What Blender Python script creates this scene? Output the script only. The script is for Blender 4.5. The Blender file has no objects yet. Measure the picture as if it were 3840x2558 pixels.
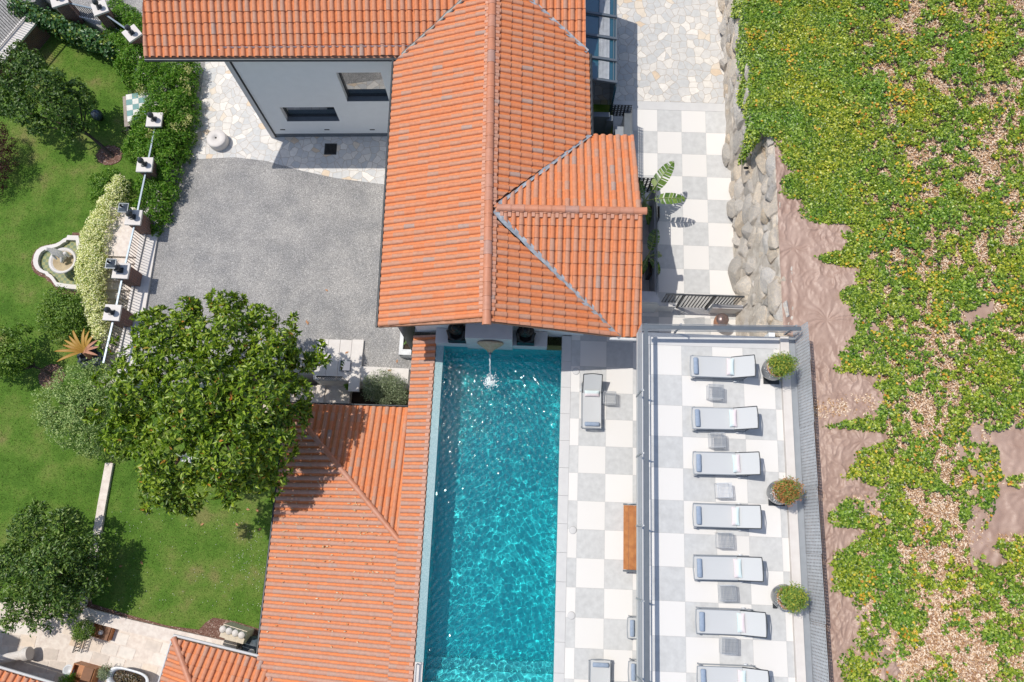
import bpy, bmesh, math, random
import numpy as np
from mathutils import Vector, Matrix
random.seed(7); RNG = np.random.default_rng(7)
S = bpy.context.scene; COL = S.collection
# ---------------------------------------------------------------- camera
CM = np.array([[0.99911771, -0.03636065, 0.02101675], [0.04045655, 0.96759154, -0.24925866], [-0.01127242, 0.249889, 0.96820887]])
CF, CH = 2880.0, 28.4314          # focal length in photo pixels, height above the pool deck
cd = bpy.data.cameras.new('camera'); cam = bpy.data.objects.new('camera', cd); COL.objects.link(cam)
cd.sensor_width = 36; cd.lens = CF/3840*36; cd.clip_end = 2000; cd.clip_start = .1
mw = Matrix([list(CM[i])+[0] for i in range(3)]+[[0, 0, 0, 1]]); mw.translation = (0, 0, CH); cam.matrix_world = mw
S.camera = cam
# ---------------------------------------------------------------- sky, sun, exposure
SAZ, SEL = math.radians(-20), math.radians(63.5)      # shadows run east, a little south
w = bpy.data.worlds.new('World'); S.world = w; w.use_nodes = True
nt = w.node_tree; sky = nt.nodes.new('ShaderNodeTexSky'); sky.sky_type = 'NISHITA'; sky.sun_disc = False
sky.sun_elevation = SEL; sky.sun_rotation = math.radians(287)
nt.links.new(sky.outputs[0], nt.nodes['Background'].inputs[0]); nt.nodes['Background'].inputs[1].default_value = 0.15
sl = bpy.data.lights.new('sun', 'SUN'); sl.energy = 3.7; sl.angle = math.radians(.5); sl.color = (1, .95, .87)
sun = bpy.data.objects.new('sun', sl); COL.objects.link(sun)
sd = Vector((math.cos(SAZ)*math.cos(SEL), math.sin(SAZ)*math.cos(SEL), -math.sin(SEL)))
sun.rotation_euler = sd.to_track_quat('-Z', 'Y').to_euler(); sun.location = (-30, 10, 60)
S.view_settings.view_transform = 'Standard'; S.view_settings.look = 'None'; S.view_settings.gamma = 1
S.view_settings.exposure = -0.05
S.cycles.max_bounces = 8; S.cycles.transparent_max_bounces = 12
try: sl.cycles.is_caustics_light = True
except Exception: pass
# ---------------------------------------------------------------- helpers
def at(px, py, z):
    d = CM @ np.array([(px-1920)/CF, -(py-1279)/CF, -1.]); t = (z-CH)/d[2]
    return Vector((d[0]*t, d[1]*t, z))
def onplane(px, py, p, n):
    d = CM @ np.array([(px-1920)/CF, -(py-1279)/CF, -1.]); d = Vector(d); o = Vector((0, 0, CH))
    t = (Vector(p)-o).dot(Vector(n))/d.dot(Vector(n)); return o+d*t
def proj(x, y, z):
    v = np.stack([x, y, z-CH], -1) @ CM
    return 1920+CF*v[..., 0]/-v[..., 2], 1279-CF*v[..., 1]/-v[..., 2]
def _h(ix, iy, s):
    n = (ix.astype(np.int64)*374761393+iy.astype(np.int64)*668265263+s*974711) & 0x7fffffff
    n = (n ^ (n >> 13))*1274126177 & 0x7fffffff
    return ((n ^ (n >> 16)) & 0xffff)/65535.
def vnoise(x, y, s=0):
    ix = np.floor(x); iy = np.floor(y); fx = x-ix; fy = y-iy; fx = fx*fx*(3-2*fx); fy = fy*fy*(3-2*fy)
    a, b, c, d = _h(ix, iy, s), _h(ix+1, iy, s), _h(ix, iy+1, s), _h(ix+1, iy+1, s)
    return (a*(1-fx)+b*fx)*(1-fy)+(c*(1-fx)+d*fx)*fy
def fbm(x, y, s=0, o=4):
    r = 0; a = .5
    for k in range(o): r = r+a*vnoise(x*2**k, y*2**k, s+k*17); a *= .5
    return r
def inpoly(x, y, poly):
    c = np.zeros(np.shape(x), bool); n = len(poly)
    for i in range(n):
        x1, y1 = poly[i][:2]; x2, y2 = poly[(i+1) % n][:2]
        if y1 == y2: continue
        m = ((y1 > y) != (y2 > y)) & (x < (x2-x1)*(y-y1)/(y2-y1)+x1); c ^= m
    return c
def tagp(o, label=None, cat=None, group=None, kind=None):
    if label: o['label'] = label
    if cat: o['category'] = cat
    if group: o['group'] = group
    if kind: o['kind'] = kind
    return o
def thing(name, label, cat, loc=(0, 0, 0), group=None):
    o = bpy.data.objects.new(name, None); COL.objects.link(o); o.location = loc; o.empty_display_size = .2
    return tagp(o, label, cat, group)
def root_loc(o):
    while o.parent: o = o.parent
    return np.array(o.location)
def link(name, me, parent=None, mats=()):
    for m in (mats if isinstance(mats, (list, tuple)) else [mats]): me.materials.append(m)
    o = bpy.data.objects.new(name, me); COL.objects.link(o)
    if parent is not None: o.parent = parent
    return o
HK = 1.128      # the garden, courtyard and villa are laid out on the deck's level, then moved out along the slope to their true depth and size
def hom(before):
    for o in list(COL.objects):
        if o.parent is None and o.name not in before and o.type in ('MESH', 'EMPTY'):
            o.location = Vector((0, 0, CH))+(o.location-Vector((0, 0, CH)))*HK; o.scale = o.scale*HK
def names(): return {o.name for o in COL.objects}
def copy_tree(o, parent=None):
    c = o.copy(); COL.objects.link(c); c.parent = parent
    for ch in list(o.children): copy_tree(ch, c)
    return c
class MB:
    def __init__(s): s.v = []; s.f = []; s.m = []; s.sm = []
    def add(s, vs, fs, m=0, smooth=False):
        b = len(s.v); s.v += [tuple(v) for v in vs]; s.f += [tuple(i+b for i in f) for f in fs]; s.m += [m]*len(fs); s.sm += [smooth]*len(fs); return s
    def box(s, c, size, rz=0, m=0, top=None):
        x, y, z = [k/2 for k in size]; t = top or 1; ca, sa = math.cos(rz), math.sin(rz); vs = []
        for dz in (-z, z):
            k = t if dz > 0 else 1
            for dx, dy in ((-x, -y), (x, -y), (x, y), (-x, y)):
                vs.append((c[0]+dx*k*ca-dy*k*sa, c[1]+dx*k*sa+dy*k*ca, c[2]+dz))
        return s.add(vs, [(0, 3, 2, 1), (4, 5, 6, 7), (0, 1, 5, 4), (1, 2, 6, 5), (2, 3, 7, 6), (3, 0, 4, 7)], m)
    def bar(s, a, b, w, h, m=0, up=(0, 0, 1)):
        a = Vector(a); b = Vector(b); d = (b-a).normalized(); u = Vector(up)
        if abs(d.dot(u)) > .99: u = Vector((1, 0, 0))
        r = d.cross(u).normalized(); u = r.cross(d).normalized(); vs = []
        for p in (a, b):
            for i, j in ((-1, -1), (1, -1), (1, 1), (-1, 1)): vs.append(p+r*(i*w/2)+u*(j*h/2))
        return s.add(vs, [(0, 3, 2, 1), (4, 5, 6, 7), (0, 1, 5, 4), (1, 2, 6, 5), (2, 3, 7, 6), (3, 0, 4, 7)], m)
    def prism(s, poly, z0, z1, m=0, mtop=None):
        n = len(poly); a = sum(poly[i][0]*poly[(i+1) % n][1]-poly[(i+1) % n][0]*poly[i][1] for i in range(n))
        if a < 0: poly = poly[::-1]
        g = (lambda z, p: z(p[0], p[1]) if callable(z) else z)
        vs = [(p[0], p[1], g(z0, p)) for p in poly]+[(p[0], p[1], g(z1, p)) for p in poly]
        s.add(vs, [tuple(range(n))[::-1]]+[(i, (i+1) % n, n+(i+1) % n, n+i) for i in range(n)], m)
        return s.add([(p[0], p[1], g(z1, p)) for p in poly], [tuple(range(n))], m if mtop is None else mtop)
    def sheet(s, poly, z, m=0):
        n = len(poly); a = sum(poly[i][0]*poly[(i+1) % n][1]-poly[(i+1) % n][0]*poly[i][1] for i in range(n))
        if a < 0: poly = poly[::-1]
        return s.add([(p[0], p[1], z) for p in poly], [tuple(range(n))], m)
    def tube(s, pts, r, n=8, m=0, cap=True):
        pts = [Vector(p) for p in pts]; k = len(pts); r = r if isinstance(r, (list, tuple)) else [r]*k; vs = []
        u = None
        for i, p in enumerate(pts):
            d = (pts[min(i+1, k-1)]-pts[max(i-1, 0)]).normalized()
            if u is None: u = d.orthogonal().normalized()
            u = (u-d*u.dot(d)).normalized(); w_ = d.cross(u)
            for j in range(n): a = 2*math.pi*j/n; vs.append(p+(u*math.cos(a)+w_*math.sin(a))*r[i])
        fs = [(i*n+j, i*n+(j+1) % n, (i+1)*n+(j+1) % n, (i+1)*n+j) for i in range(k-1) for j in range(n)]
        s.add(vs, fs, m, True)
        if cap: s.add(vs[:n][::-1], [tuple(range(n))], m); s.add(vs[-n:], [tuple(range(n))], m)
        return s
    def lathe(s, prof, c=(0, 0, 0), n=24, m=0, axis=None, smooth=True, sx=1, sy=1):
        vs = []; ax = Vector(axis).normalized() if axis is not None else Vector((0, 0, 1)); u = ax.orthogonal().normalized() if axis is not None else Vector((1, 0, 0)); v_ = ax.cross(u)
        c = Vector(c)
        for r, z in prof:
            for j in range(n): a = 2*math.pi*j/n; vs.append(c+ax*z+u*(r*math.cos(a)*sx)+v_*(r*math.sin(a)*sy))
        fs = [(i*n+j, i*n+(j+1) % n, (i+1)*n+(j+1) % n, (i+1)*n+j) for i in range(len(prof)-1) for j in range(n)]
        s.add(vs, fs, m, smooth)
        if prof[0][0] > 1e-4: s.add(vs[:n][::-1], [tuple(range(n))], m)
        if prof[-1][0] > 1e-4: s.add(vs[-n:], [tuple(range(n))], m)
        return s
    def ball(s, c, r, m=0, n=16, sq=(1, 1, 1), rz=0):
        vs = []; fs = []; k = n//2; ca, sa = math.cos(rz), math.sin(rz)
        for i in range(k+1):
            t = math.pi*i/k
            for j in range(n):
                a = 2*math.pi*j/n; x = r*math.sin(t)*math.cos(a)*sq[0]; y = r*math.sin(t)*math.sin(a)*sq[1]
                vs.append((c[0]+x*ca-y*sa, c[1]+x*sa+y*ca, c[2]+r*math.cos(t)*sq[2]))
        for i in range(k):
            for j in range(n): fs.append((i*n+j, (i+1)*n+j, (i+1)*n+(j+1) % n, i*n+(j+1) % n))
        return s.add(vs, fs, m, True)
    def build(s, name, mats, parent=None, bevel=0):
        me = bpy.data.meshes.new(name); off = root_loc(parent) if parent is not None else np.zeros(3)
        me.from_pydata([tuple(np.array(v)-off) for v in s.v], [], s.f)
        me.polygons.foreach_set('material_index', s.m); me.polygons.foreach_set('use_smooth', s.sm); me.update()
        o = link(name, me, parent, mats)
        if bevel: b = o.modifiers.new('b', 'BEVEL'); b.width = bevel; b.segments = 2; b.limit_method = 'ANGLE'
        return o
def npmesh(name, v, f, mats, parent=None, smooth=False, k=None, attrs=None):
    """v (N,3), f (M,k) arrays"""
    me = bpy.data.meshes.new(name); k = f.shape[1]; off = root_loc(parent) if parent is not None else np.zeros(3)
    me.vertices.add(len(v)); me.vertices.foreach_set('co', (v-off).astype(np.float32).ravel())
    me.loops.add(f.size); me.loops.foreach_set('vertex_index', f.astype(np.int32).ravel())
    me.polygons.add(len(f)); me.polygons.foreach_set('loop_start', np.arange(0, f.size, k, dtype=np.int32))
    if smooth: me.polygons.foreach_set('use_smooth', np.ones(len(f), bool))
    for n, a in (attrs or {}).items():
        at_ = me.attributes.new(n, 'FLOAT', 'POINT'); at_.data.foreach_set('value', a.astype(np.float32))
    me.update(calc_edges=True); me.validate()
    return link(name, me, parent, mats)
def unit(a): return a/np.maximum(np.linalg.norm(a, axis=-1, keepdims=True), 1e-9)
def leaves(name, p, d, nrm, ln, wd, mat, parent=None, fold=.25, kind=None):
    """leaf blades: base point p, axis d, normal nrm; each two triangles folded on the midrib"""
    n = len(p); d = unit(d); s_ = unit(np.cross(d, nrm)); nn = np.cross(s_, d)
    ln = np.broadcast_to(ln, n)[:, None]; wd = np.broadcast_to(wd, n)[:, None]
    mid = p+d*ln*.45; v = np.stack([p, mid+s_*wd*.5+nn*wd*fold, p+d*ln-nn*ln*.08, mid-s_*wd*.5+nn*wd*fold], 1).reshape(-1, 3)
    b = np.arange(n)[:, None]*4; f = np.concatenate([b+[0, 1, 2], b+[0, 2, 3]], 1).reshape(-1, 3)
    return npmesh(name, v, f, mat, parent)
def crown(name, blobs, ncl, per, ln, wd, mat, parent, seed=1, inner=.7, up=.35, spread=.9, cl=.05, squash=1):
    """leaf rosettes spread over and inside a set of lumps (x, y, z, r[, rz])"""
    r_ = np.random.default_rng(seed); B = np.array([(b+(b[3],))[:5] if len(b) < 5 else b[:5] for b in [tuple(q) for q in blobs]], float)
    wts = B[:, 3]**2; wts /= wts.sum(); idx = r_.choice(len(B), ncl, p=wts)
    dr = unit(r_.normal(size=(ncl, 3))+[0, 0, up]); rad = r_.uniform(inner, 1.03, ncl)**.6
    lump = .82+.36*vnoise(dr[:, 0]*3+idx*7.3, dr[:, 1]*3+dr[:, 2]*2, seed)
    c = B[idx, :3]+dr*(rad*lump)[:, None]*np.stack([B[idx, 3], B[idx, 3], B[idx, 4]*squash], 1)
    c = np.repeat(c, per, 0); o = unit(np.repeat(dr, per, 0)+[0, 0, .35]); N = len(c)
    t = unit(r_.normal(size=(N, 3))); t = unit(t-o*(t*o).sum(1, keepdims=True))
    d = unit(t*spread+o*r_.uniform(.1, .8, N)[:, None]); nrm = unit(o+r_.normal(size=(N, 3))*.45)
    sc = r_.uniform(.7, 1.25, N)
    return leaves(name, c+r_.normal(size=(N, 3))*cl, d, nrm, ln*sc, wd*sc, mat, parent)
# ---------------------------------------------------------------- materials
def nodes(name):
    m = bpy.data.materials.new(name); m.use_nodes = True; t = m.node_tree; return m, t, t.nodes['Principled BSDF']
def N(t, typ, **kw):
    n = t.nodes.new(typ)
    for k, v in kw.items():
        if k in n.inputs: n.inputs[k].default_value = v
        else: setattr(n, k, v)
    return n
def ramp(t, src, stops, interp='LINEAR'):
    r = t.nodes.new('ShaderNodeValToRGB'); r.color_ramp.interpolation = interp; e = r.color_ramp.elements
    while len(e) > 1: e.remove(e[-1])
    e[0].position = stops[0][0]; e[0].color = (*stops[0][1], 1)
    for p, c in stops[1:]: q = e.new(p); q.color = (*c, 1)
    t.links.new(src, r.inputs[0]); return r.outputs[0]
def mixc(t, fac, a, b, mode='MIX'):
    n = t.nodes.new('ShaderNodeMix'); n.data_type = 'RGBA'; n.blend_type = mode
    for i, v in ((0, fac), (6, a), (7, b)):
        if hasattr(v, 'is_output'): t.links.new(v, n.inputs[i])
        else: n.inputs[i].default_value = v if i == 0 else (*v, 1)
    return n.outputs[2]
def pos(t, scale=1):
    g = t.nodes.new('ShaderNodeNewGeometry'); return g.outputs['Position']
def noise(t, scale, detail=4, vec=None, rough=.55, dist=0, typ='ShaderNodeTexNoise'):
    n = t.nodes.new('ShaderNodeTexNoise'); n.inputs['Scale'].default_value = scale; n.inputs['Detail'].default_value = detail; n.inputs['Roughness'].default_value = rough
    n.inputs['Distortion'].default_value = dist; t.links.new(vec or pos(t), n.inputs['Vector']); return n.outputs['Fac']
def bump(t, b, h, dist=.02, strength=.6):
    n = t.nodes.new('ShaderNodeBump'); n.inputs['Distance'].default_value = dist; n.inputs['Strength'].default_value = strength
    t.links.new(h, n.inputs['Height']); t.links.new(n.outputs[0], b.inputs['Normal'])
def mat(name, c1, c2=None, sc=6, rough=.6, metal=0, bsc=None, bd=.01, spec=.5, coat=0):
    m, t, b = nodes(name); c2 = c2 or tuple(k*.82 for k in c1)
    t.links.new(ramp(t, noise(t, sc), [(.35, c2), (.65, c1)]), b.inputs['Base Color'])
    b.inputs['Roughness'].default_value = rough; b.inputs['Metallic'].default_value = metal; b.inputs['Specular IOR Level'].default_value = spec
    if coat: b.inputs['Coat Weight'].default_value = coat
    if bsc: bump(t, b, noise(t, bsc, 5), bd)
    return m
def rnd_mat(name, stops, rough=.5, spec=.4, transl=0, nsc=None, bsc=None, bd=.01, hue=None):
    """colour picked per mesh island (leaf, tile, stone)"""
    m, t, b = nodes(name); g = t.nodes.new('ShaderNodeNewGeometry')
    c = ramp(t, g.outputs['Random Per Island'], stops)
    if nsc: c = mixc(t, .55, c, ramp(t, noise(t, nsc), [(.3, (.80, .80, .80)), (.7, (1.1, 1.1, 1.1))]), 'MULTIPLY')
    if hue: c = mixc(t, 1, c, ramp(t, noise(t, hue, 4), [(.34, (.72, .90, .95)), (.5, (1, 1, 1)), (.66, (1.35, 1.12, .9))]), 'MULTIPLY')
    t.links.new(c, b.inputs['Base Color']); b.inputs['Roughness'].default_value = rough; b.inputs['Specular IOR Level'].default_value = spec
    if transl:
        tr = t.nodes.new('ShaderNodeBsdfTranslucent'); mx = t.nodes.new('ShaderNodeMixShader'); mx.inputs[0].default_value = transl
        t.links.new(mixc(t, 1, c, (1.3, 1.5, .5), 'MULTIPLY'), tr.inputs[0]); t.links.new(b.outputs[0], mx.inputs[1]); t.links.new(tr.outputs[0], mx.inputs[2])
        t.links.new(mx.outputs[0], t.nodes['Material Output'].inputs[0])
    if bsc: bump(t, b, noise(t, bsc, 5), bd)
    return m
MT = {}
MT['white_tile'] = rnd_mat('white_tile', [(0, (.70, .675, .64)), (1, (.745, .72, .685))], .55, .3, nsc=None)
MT['grey_tile'] = rnd_mat('grey_tile', [(0, (.535, .535, .525)), (1, (.585, .58, .565))], .6, .25, nsc=5)
MT['pale_grey'] = mat('pale_grey_stone', (.60, .59, .575), (.565, .555, .545), 3, .6)
MT['travertine'] = mat('travertine', (.72, .64, .56), (.60, .51, .44), 5, .6, bsc=60, bd=.003)
MT['white_stone'] = mat('white_stone', (.66, .62, .58), (.61, .565, .525), 3, .6)
MT['grout'] = mat('grout', (.45, .44, .43))
MT['render'] = mat('grey_render', (.80, .80, .78), (.775, .775, .755), 3, .8, bsc=90, bd=.003)
MT['white_wall'] = mat('white_wall', (.72, .72, .72), None, 3, .8)
MT['dark_metal'] = mat('dark_metal', (.05, .055, .06), None, 8, .4, .3)
MT['grey_metal'] = mat('grey_metal', (.16, .18, .20), (.14, .16, .18), 5, .4, .35)
MT['light_metal'] = mat('light_metal', (.33, .35, .37), (.30, .32, .34), 4, .42, .3)
MT['blue_rail'] = mat('blue_grey_rail', (.20, .25, .30), None, 5, .4, .3)
MT['black'] = mat('black_iron', (.015, .015, .016), None, 9, .45, .4)
MT['wood'] = mat('teak', (.50, .20, .06), (.38, .13, .035), 5, .45, bsc=30, bd=.003)
MT['brick'] = None
MT['lead'] = mat('lead_flashing', (.42, .45, .48), (.24, .26, .29), 5, .6, .1, bsc=9, bd=.02)
MT['soil'] = mat('soil', (.045, .03, .02), None, 20, .95)
MT['fabric'] = mat('pale_sling_fabric', (.54, .545, .54), (.52, .525, .52), 60, .8)
MT['blue_cloth'] = mat('blue_grey_cloth', (.30, .36, .45), (.26, .32, .41), 12, .9, bsc=40, bd=.004)
MT['white_wire'] = mat('white_wire', (.70, .72, .74), None, 5, .4)
MT['bark'] = mat('bark', (.10, .07, .05), (.05, .035, .025), 14, .9, bsc=25, bd=.02)
MT['terracotta'] = mat('terracotta', (.45, .22, .13), (.35, .16, .09), 8, .7)
# ================================================================ materials of the large surfaces
def m_tiles(old=False):
    m, t, b = nodes('roof_tile'); g = t.nodes.new('ShaderNodeNewGeometry'); R = g.outputs['Random Per Island']
    a = t.nodes.new('ShaderNodeAttribute'); a.attribute_name = 'crest'
    base = ramp(t, R, [(0, (.66, .225, .08)), (.35, (.70, .255, .10)), (.7, (.68, .22, .075)), (1, (.63, .235, .10))])
    crest = ramp(t, R, [(0, (.54, .265, .17)), (.16, (.59, .25, .135)), (.30, (.50, .275, .19)), (.36, (.59, .24, .13)), (.55, (.62, .225, .105)), (.68, (.54, .26, .16)), (.86, (.60, .245, .13)), (.95, (.43, .29, .235)), (.975, (.53, .26, .165))], 'CONSTANT')
    if old: crest = mixc(t, .6, crest, (.46, .30, .24))
    c = mixc(t, a.outputs['Fac'], base, crest)
    c = mixc(t, .5, c, ramp(t, noise(t, 9, 5), [(.3, (.72, .70, .70)), (.7, (1.1, 1.08, 1.05))]), 'MULTIPLY')
    t.links.new(c, b.inputs['Base Color']); b.inputs['Roughness'].default_value = .6; b.inputs['Specular IOR Level'].default_value = .3
    bump(t, b, noise(t, 60, 3), .003); return m
MT['tile'] = m_tiles(); MT['tile_old'] = m_tiles(True)
MT['ridge'] = rnd_mat('ridge_tile', [(0, (.46, .20, .12)), (.5, (.55, .22, .12)), (.8, (.50, .24, .16)), (1, (.42, .25, .20))], .5, .4, nsc=7)
MT['pinktile'] = mat('tile_closure', (.60, .31, .21), (.54, .27, .18), 8, .7)
def m_gravel():
    m, t, b = nodes('gravel'); v = t.nodes.new('ShaderNodeTexVoronoi'); v.inputs['Scale'].default_value = 52; t.links.new(pos(t), v.inputs['Vector'])
    sp = t.nodes.new('ShaderNodeSeparateColor'); t.links.new(v.outputs['Color'], sp.inputs[0])
    c = ramp(t, sp.outputs[0], [(0, (.20, .195, .19)), (.35, (.29, .285, .275)), (.7, (.36, .35, .34)), (.92, (.48, .465, .45)), (1, (.75, .73, .70))])
    c = mixc(t, .8, c, ramp(t, noise(t, .8, 5), [(.34, (.80, .80, .81)), (.64, (1.18, 1.15, 1.12))]), 'MULTIPLY')
    t.links.new(c, b.inputs['Base Color']); b.inputs['Roughness'].default_value = .85; bump(t, b, v.outputs['Distance'], .02, .8); return m
MT['gravel'] = m_gravel()
def m_crazy():
    m, t, b = nodes('crazy_paving'); mp = t.nodes.new('ShaderNodeMapping'); t.links.new(pos(t), mp.inputs[0])
    nz = t.nodes.new('ShaderNodeTexNoise'); nz.inputs['Scale'].default_value = 2.2; t.links.new(mp.outputs[0], nz.inputs['Vector'])
    ad = t.nodes.new('ShaderNodeVectorMath'); ad.operation = 'MULTIPLY_ADD'; ad.inputs[1].default_value = (.22, .22, .22); t.links.new(nz.outputs['Color'], ad.inputs[0]); t.links.new(mp.outputs[0], ad.inputs[2])
    v1 = t.nodes.new('ShaderNodeTexVoronoi'); v2 = t.nodes.new('ShaderNodeTexVoronoi'); v2.feature = 'DISTANCE_TO_EDGE'
    for v in (v1, v2): v.voronoi_dimensions = '2D'; v.inputs['Scale'].default_value = 3.1; v.inputs['Randomness'].default_value = .95; t.links.new(ad.outputs[0], v.inputs['Vector'])
    sp = t.nodes.new('ShaderNodeSeparateColor'); t.links.new(v1.outputs['Color'], sp.inputs[0])
    c = ramp(t, sp.outputs[0], [(0, (.52, .54, .56)), (.3, (.58, .585, .59)), (.5, (.66, .65, .63)), (.7, (.56, .57, .58)), (.84, (.72, .71, .69)), (.93, (.66, .60, .52)), (.97, (.64, .53, .41))], 'CONSTANT')
    c = mixc(t, .7, c, ramp(t, noise(t, 6, 5), [(.3, (.84, .84, .85)), (.7, (1.08, 1.07, 1.06))]), 'MULTIPLY')
    edge = ramp(t, v2.outputs['Distance'], [(.016, (1, 1, 1)), (.036, (0, 0, 0))])
    c = mixc(t, 1, mixc(t, edge, c, (.40, .35, .30)), (1.04, 1.0, .94), 'MULTIPLY'); t.links.new(c, b.inputs['Base Color']); b.inputs['Roughness'].default_value = .6
    bump(t, b, v2.outputs['Distance'], .01, .3); return m
MT['crazy'] = m_crazy()
def m_lawn():
    m, t, b = nodes('lawn_grass')
    c = ramp(t, noise(t, .7, 6, rough=.62), [(.30, (.065, .145, .018)), (.46, (.105, .205, .028)), (.58, (.155, .23, .045)), (.68, (.22, .225, .075))])
    c = mixc(t, .75, c, ramp(t, noise(t, 24, 5, rough=.75), [(.28, (.35, .42, .30)), (.5, (1, 1, 1)), (.72, (1.6, 1.5, 1.5))]), 'MULTIPLY')
    t.links.new(c, b.inputs['Base Color']); b.inputs['Roughness'].default_value = .9; b.inputs['Specular IOR Level'].default_value = .15
    bump(t, b, noise(t, 34, 6, rough=.8), .05, .9); return m
MT['lawn'] = m_lawn()
def m_mulch(name, a, bb, cc):
    m, t, b = nodes(name); v = t.nodes.new('ShaderNodeTexVoronoi'); v.inputs['Scale'].default_value = 30; t.links.new(pos(t), v.inputs['Vector'])
    sp = t.nodes.new('ShaderNodeSeparateColor'); t.links.new(v.outputs['Color'], sp.inputs[0])
    t.links.new(ramp(t, sp.outputs[0], [(0, a), (.6, bb), (.93, cc), (1, (.6, .5, .42))]), b.inputs['Base Color']); b.inputs['Roughness'].default_value = .9
    bump(t, b, v.outputs['Distance'], .03, 1); return m
MT['mulch'] = m_mulch('bark_mulch', (.13, .06, .04), (.20, .105, .075), (.30, .18, .14))
MT['strawbase'] = m_mulch('straw_mulch_base', (.26, .13, .07), (.46, .28, .18), (.64, .46, .34))
def m_brick():
    m, t, b = nodes('brick'); tc = t.nodes.new('ShaderNodeTexCoord'); g = t.nodes.new('ShaderNodeNewGeometry')
    sx = t.nodes.new('ShaderNodeSeparateXYZ'); t.links.new(g.outputs['Position'], sx.inputs[0]); s2 = t.nodes.new('ShaderNodeMath'); s2.operation = 'ADD'
    t.links.new(sx.outputs[0], s2.inputs[0]); t.links.new(sx.outputs[1], s2.inputs[1]); cb = t.nodes.new('ShaderNodeCombineXYZ'); t.links.new(s2.outputs[0], cb.inputs[0]); t.links.new(sx.outputs[2], cb.inputs[1])
    br = t.nodes.new('ShaderNodeTexBrick'); br.inputs['Scale'].default_value = 1; br.inputs['Brick Width'].default_value = .24; br.inputs['Row Height'].default_value = .07; br.inputs['Mortar Size'].default_value = .008
    br.inputs['Color1'].default_value = (.20, .075, .05, 1); br.inputs['Color2'].default_value = (.11, .045, .035, 1); br.inputs['Mortar'].default_value = (.30, .26, .23, 1)
    t.links.new(cb.outputs[0], br.inputs['Vector']); t.links.new(br.outputs['Color'], b.inputs['Base Color']); b.inputs['Roughness'].default_value = .85; return m
MT['brick'] = m_brick()
def m_glass(name, col, refl=.35):
    m, t, b = nodes(name); b.inputs['Base Color'].default_value = (*col, 1); b.inputs['Roughness'].default_value = .04; b.inputs['Specular IOR Level'].default_value = 1
    g = t.nodes.new('ShaderNodeBsdfGlossy'); g.inputs['Roughness'].default_value = .01; mx = t.nodes.new('ShaderNodeMixShader'); mx.inputs[0].default_value = refl
    t.links.new(b.outputs[0], mx.inputs[1]); t.links.new(g.outputs[0], mx.inputs[2]); t.links.new(mx.outputs[0], t.nodes['Material Output'].inputs[0]); return m
MT['glass'] = m_glass('window_glass', (.015, .03, .035), .4)
MT['mosaic'] = None
def m_mosaic(name, a, bb, sc=45):
    m, t, b = nodes(name); v = t.nodes.new('ShaderNodeTexVoronoi'); v.distance = 'CHEBYCHEV'; v.inputs['Randomness'].default_value = 0; v.inputs['Scale'].default_value = sc; t.links.new(pos(t), v.inputs['Vector'])
    sp = t.nodes.new('ShaderNodeSeparateColor'); t.links.new(v.outputs['Color'], sp.inputs[0])
    t.links.new(ramp(t, sp.outputs[0], [(0, a), (1, bb)]), b.inputs['Base Color']); b.inputs['Roughness'].default_value = .3; return m
MT['mosaic_dry'] = m_mosaic('pool_edge_mosaic', (.20, .34, .36), (.34, .47, .48))
MT['mosaic'] = m_mosaic('pool_mosaic', (.001, .53, .58), (.006, .67, .70), 30)
# ================================================================ ground levels
LZ = -1.0; CZ = -1.4; SC_ = .919
sc = lambda P: [(x*SC_, y*SC_) for x, y in P]
def W2(poly, z): return [(at(x, y, z).x, at(x, y, z).y) for x, y in poly]
b = MB(); b.sheet([(-400, -400), (400, -400), (400, 400), (-400, 400)], -9.5); tagp(b.build('ground', MT['lawn']), kind='structure')
mark = names()
# courtyard fill under the gravel, cut along the fence
GP = [(-15.0, 3.4), (-15.0, 16.3), (-16.4, 18.6), (-18.2, 20.2), (-24.5, 23.6), (-30, 26), (-30, 60), (-4, 60), (-4, 7.4), (-6.32, 7.4), (-6.32, 5.55), (-8.1, 5.45), (-8.1, 7.1), (-13, 7.1), (-13, 3.4)]
GP = [(-15.0, 5.2), (-15.0, 16.3), (-16.4, 18.6), (-18.2, 20.2), (-24.5, 23.6), (-30, 26), (-30, 60), (1.5, 60), (1.5, 7.2), (-4.3, 7.2), (-4.3, 6.0), (-12.2, 6.0), (-12.2, 5.2)]
b = MB(); b.prism(GP, -4.55, 0, m=1, mtop=0); tagp(b.build('gravel_courtyard', [MT['gravel'], MT['white_wall']]), kind='structure')
b = MB(); b.prism([tuple(at(x, y, 0))[:2] for x, y in ((104, 58), (-70, 262), (-420, 120), (-60, -260), (170, -70))], -4.5, -.003); tagp(b.build('entrance_drive', [MT['gravel']]), kind='structure')
# stone paving beside the house: boundary with the gravel read from the photo
cp = [(720, 598), (880, 590), (1000, 604), (1130, 640), (1260, 668), (1440, 692)]
poly = [(p.x, p.y) for p in (at(x, y, .01) for x, y in cp)]
poly = [(-14.1, 30), (-14.1, 16.5), (poly[0][0]-.3, poly[0][1]+.1)]+poly+[(-4.6, poly[-1][1]), (-4.6, 30)]
b = MB(); b.prism(poly, -.2, .012); tagp(b.build('stone_paving', MT['crazy']), kind='structure')
# lawn
b = MB(); b.prism(sc([(-60, -3.2), (-17.2, -3.2), (-13.6, -4.2), (-9.7, -4.95), (-8.0, -4.95), (-8.0, 4.6), (-13.2, 4.6), (-13.2, 6.3), (-14.9, 6.3), (-15.2, 17.4), (-16.6, 19.8), (-18.4, 21.4), (-24.6, 25), (-60, 31)]), -4.5, LZ); tagp(b.build('lawn', MT['lawn']), kind='structure')
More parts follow.
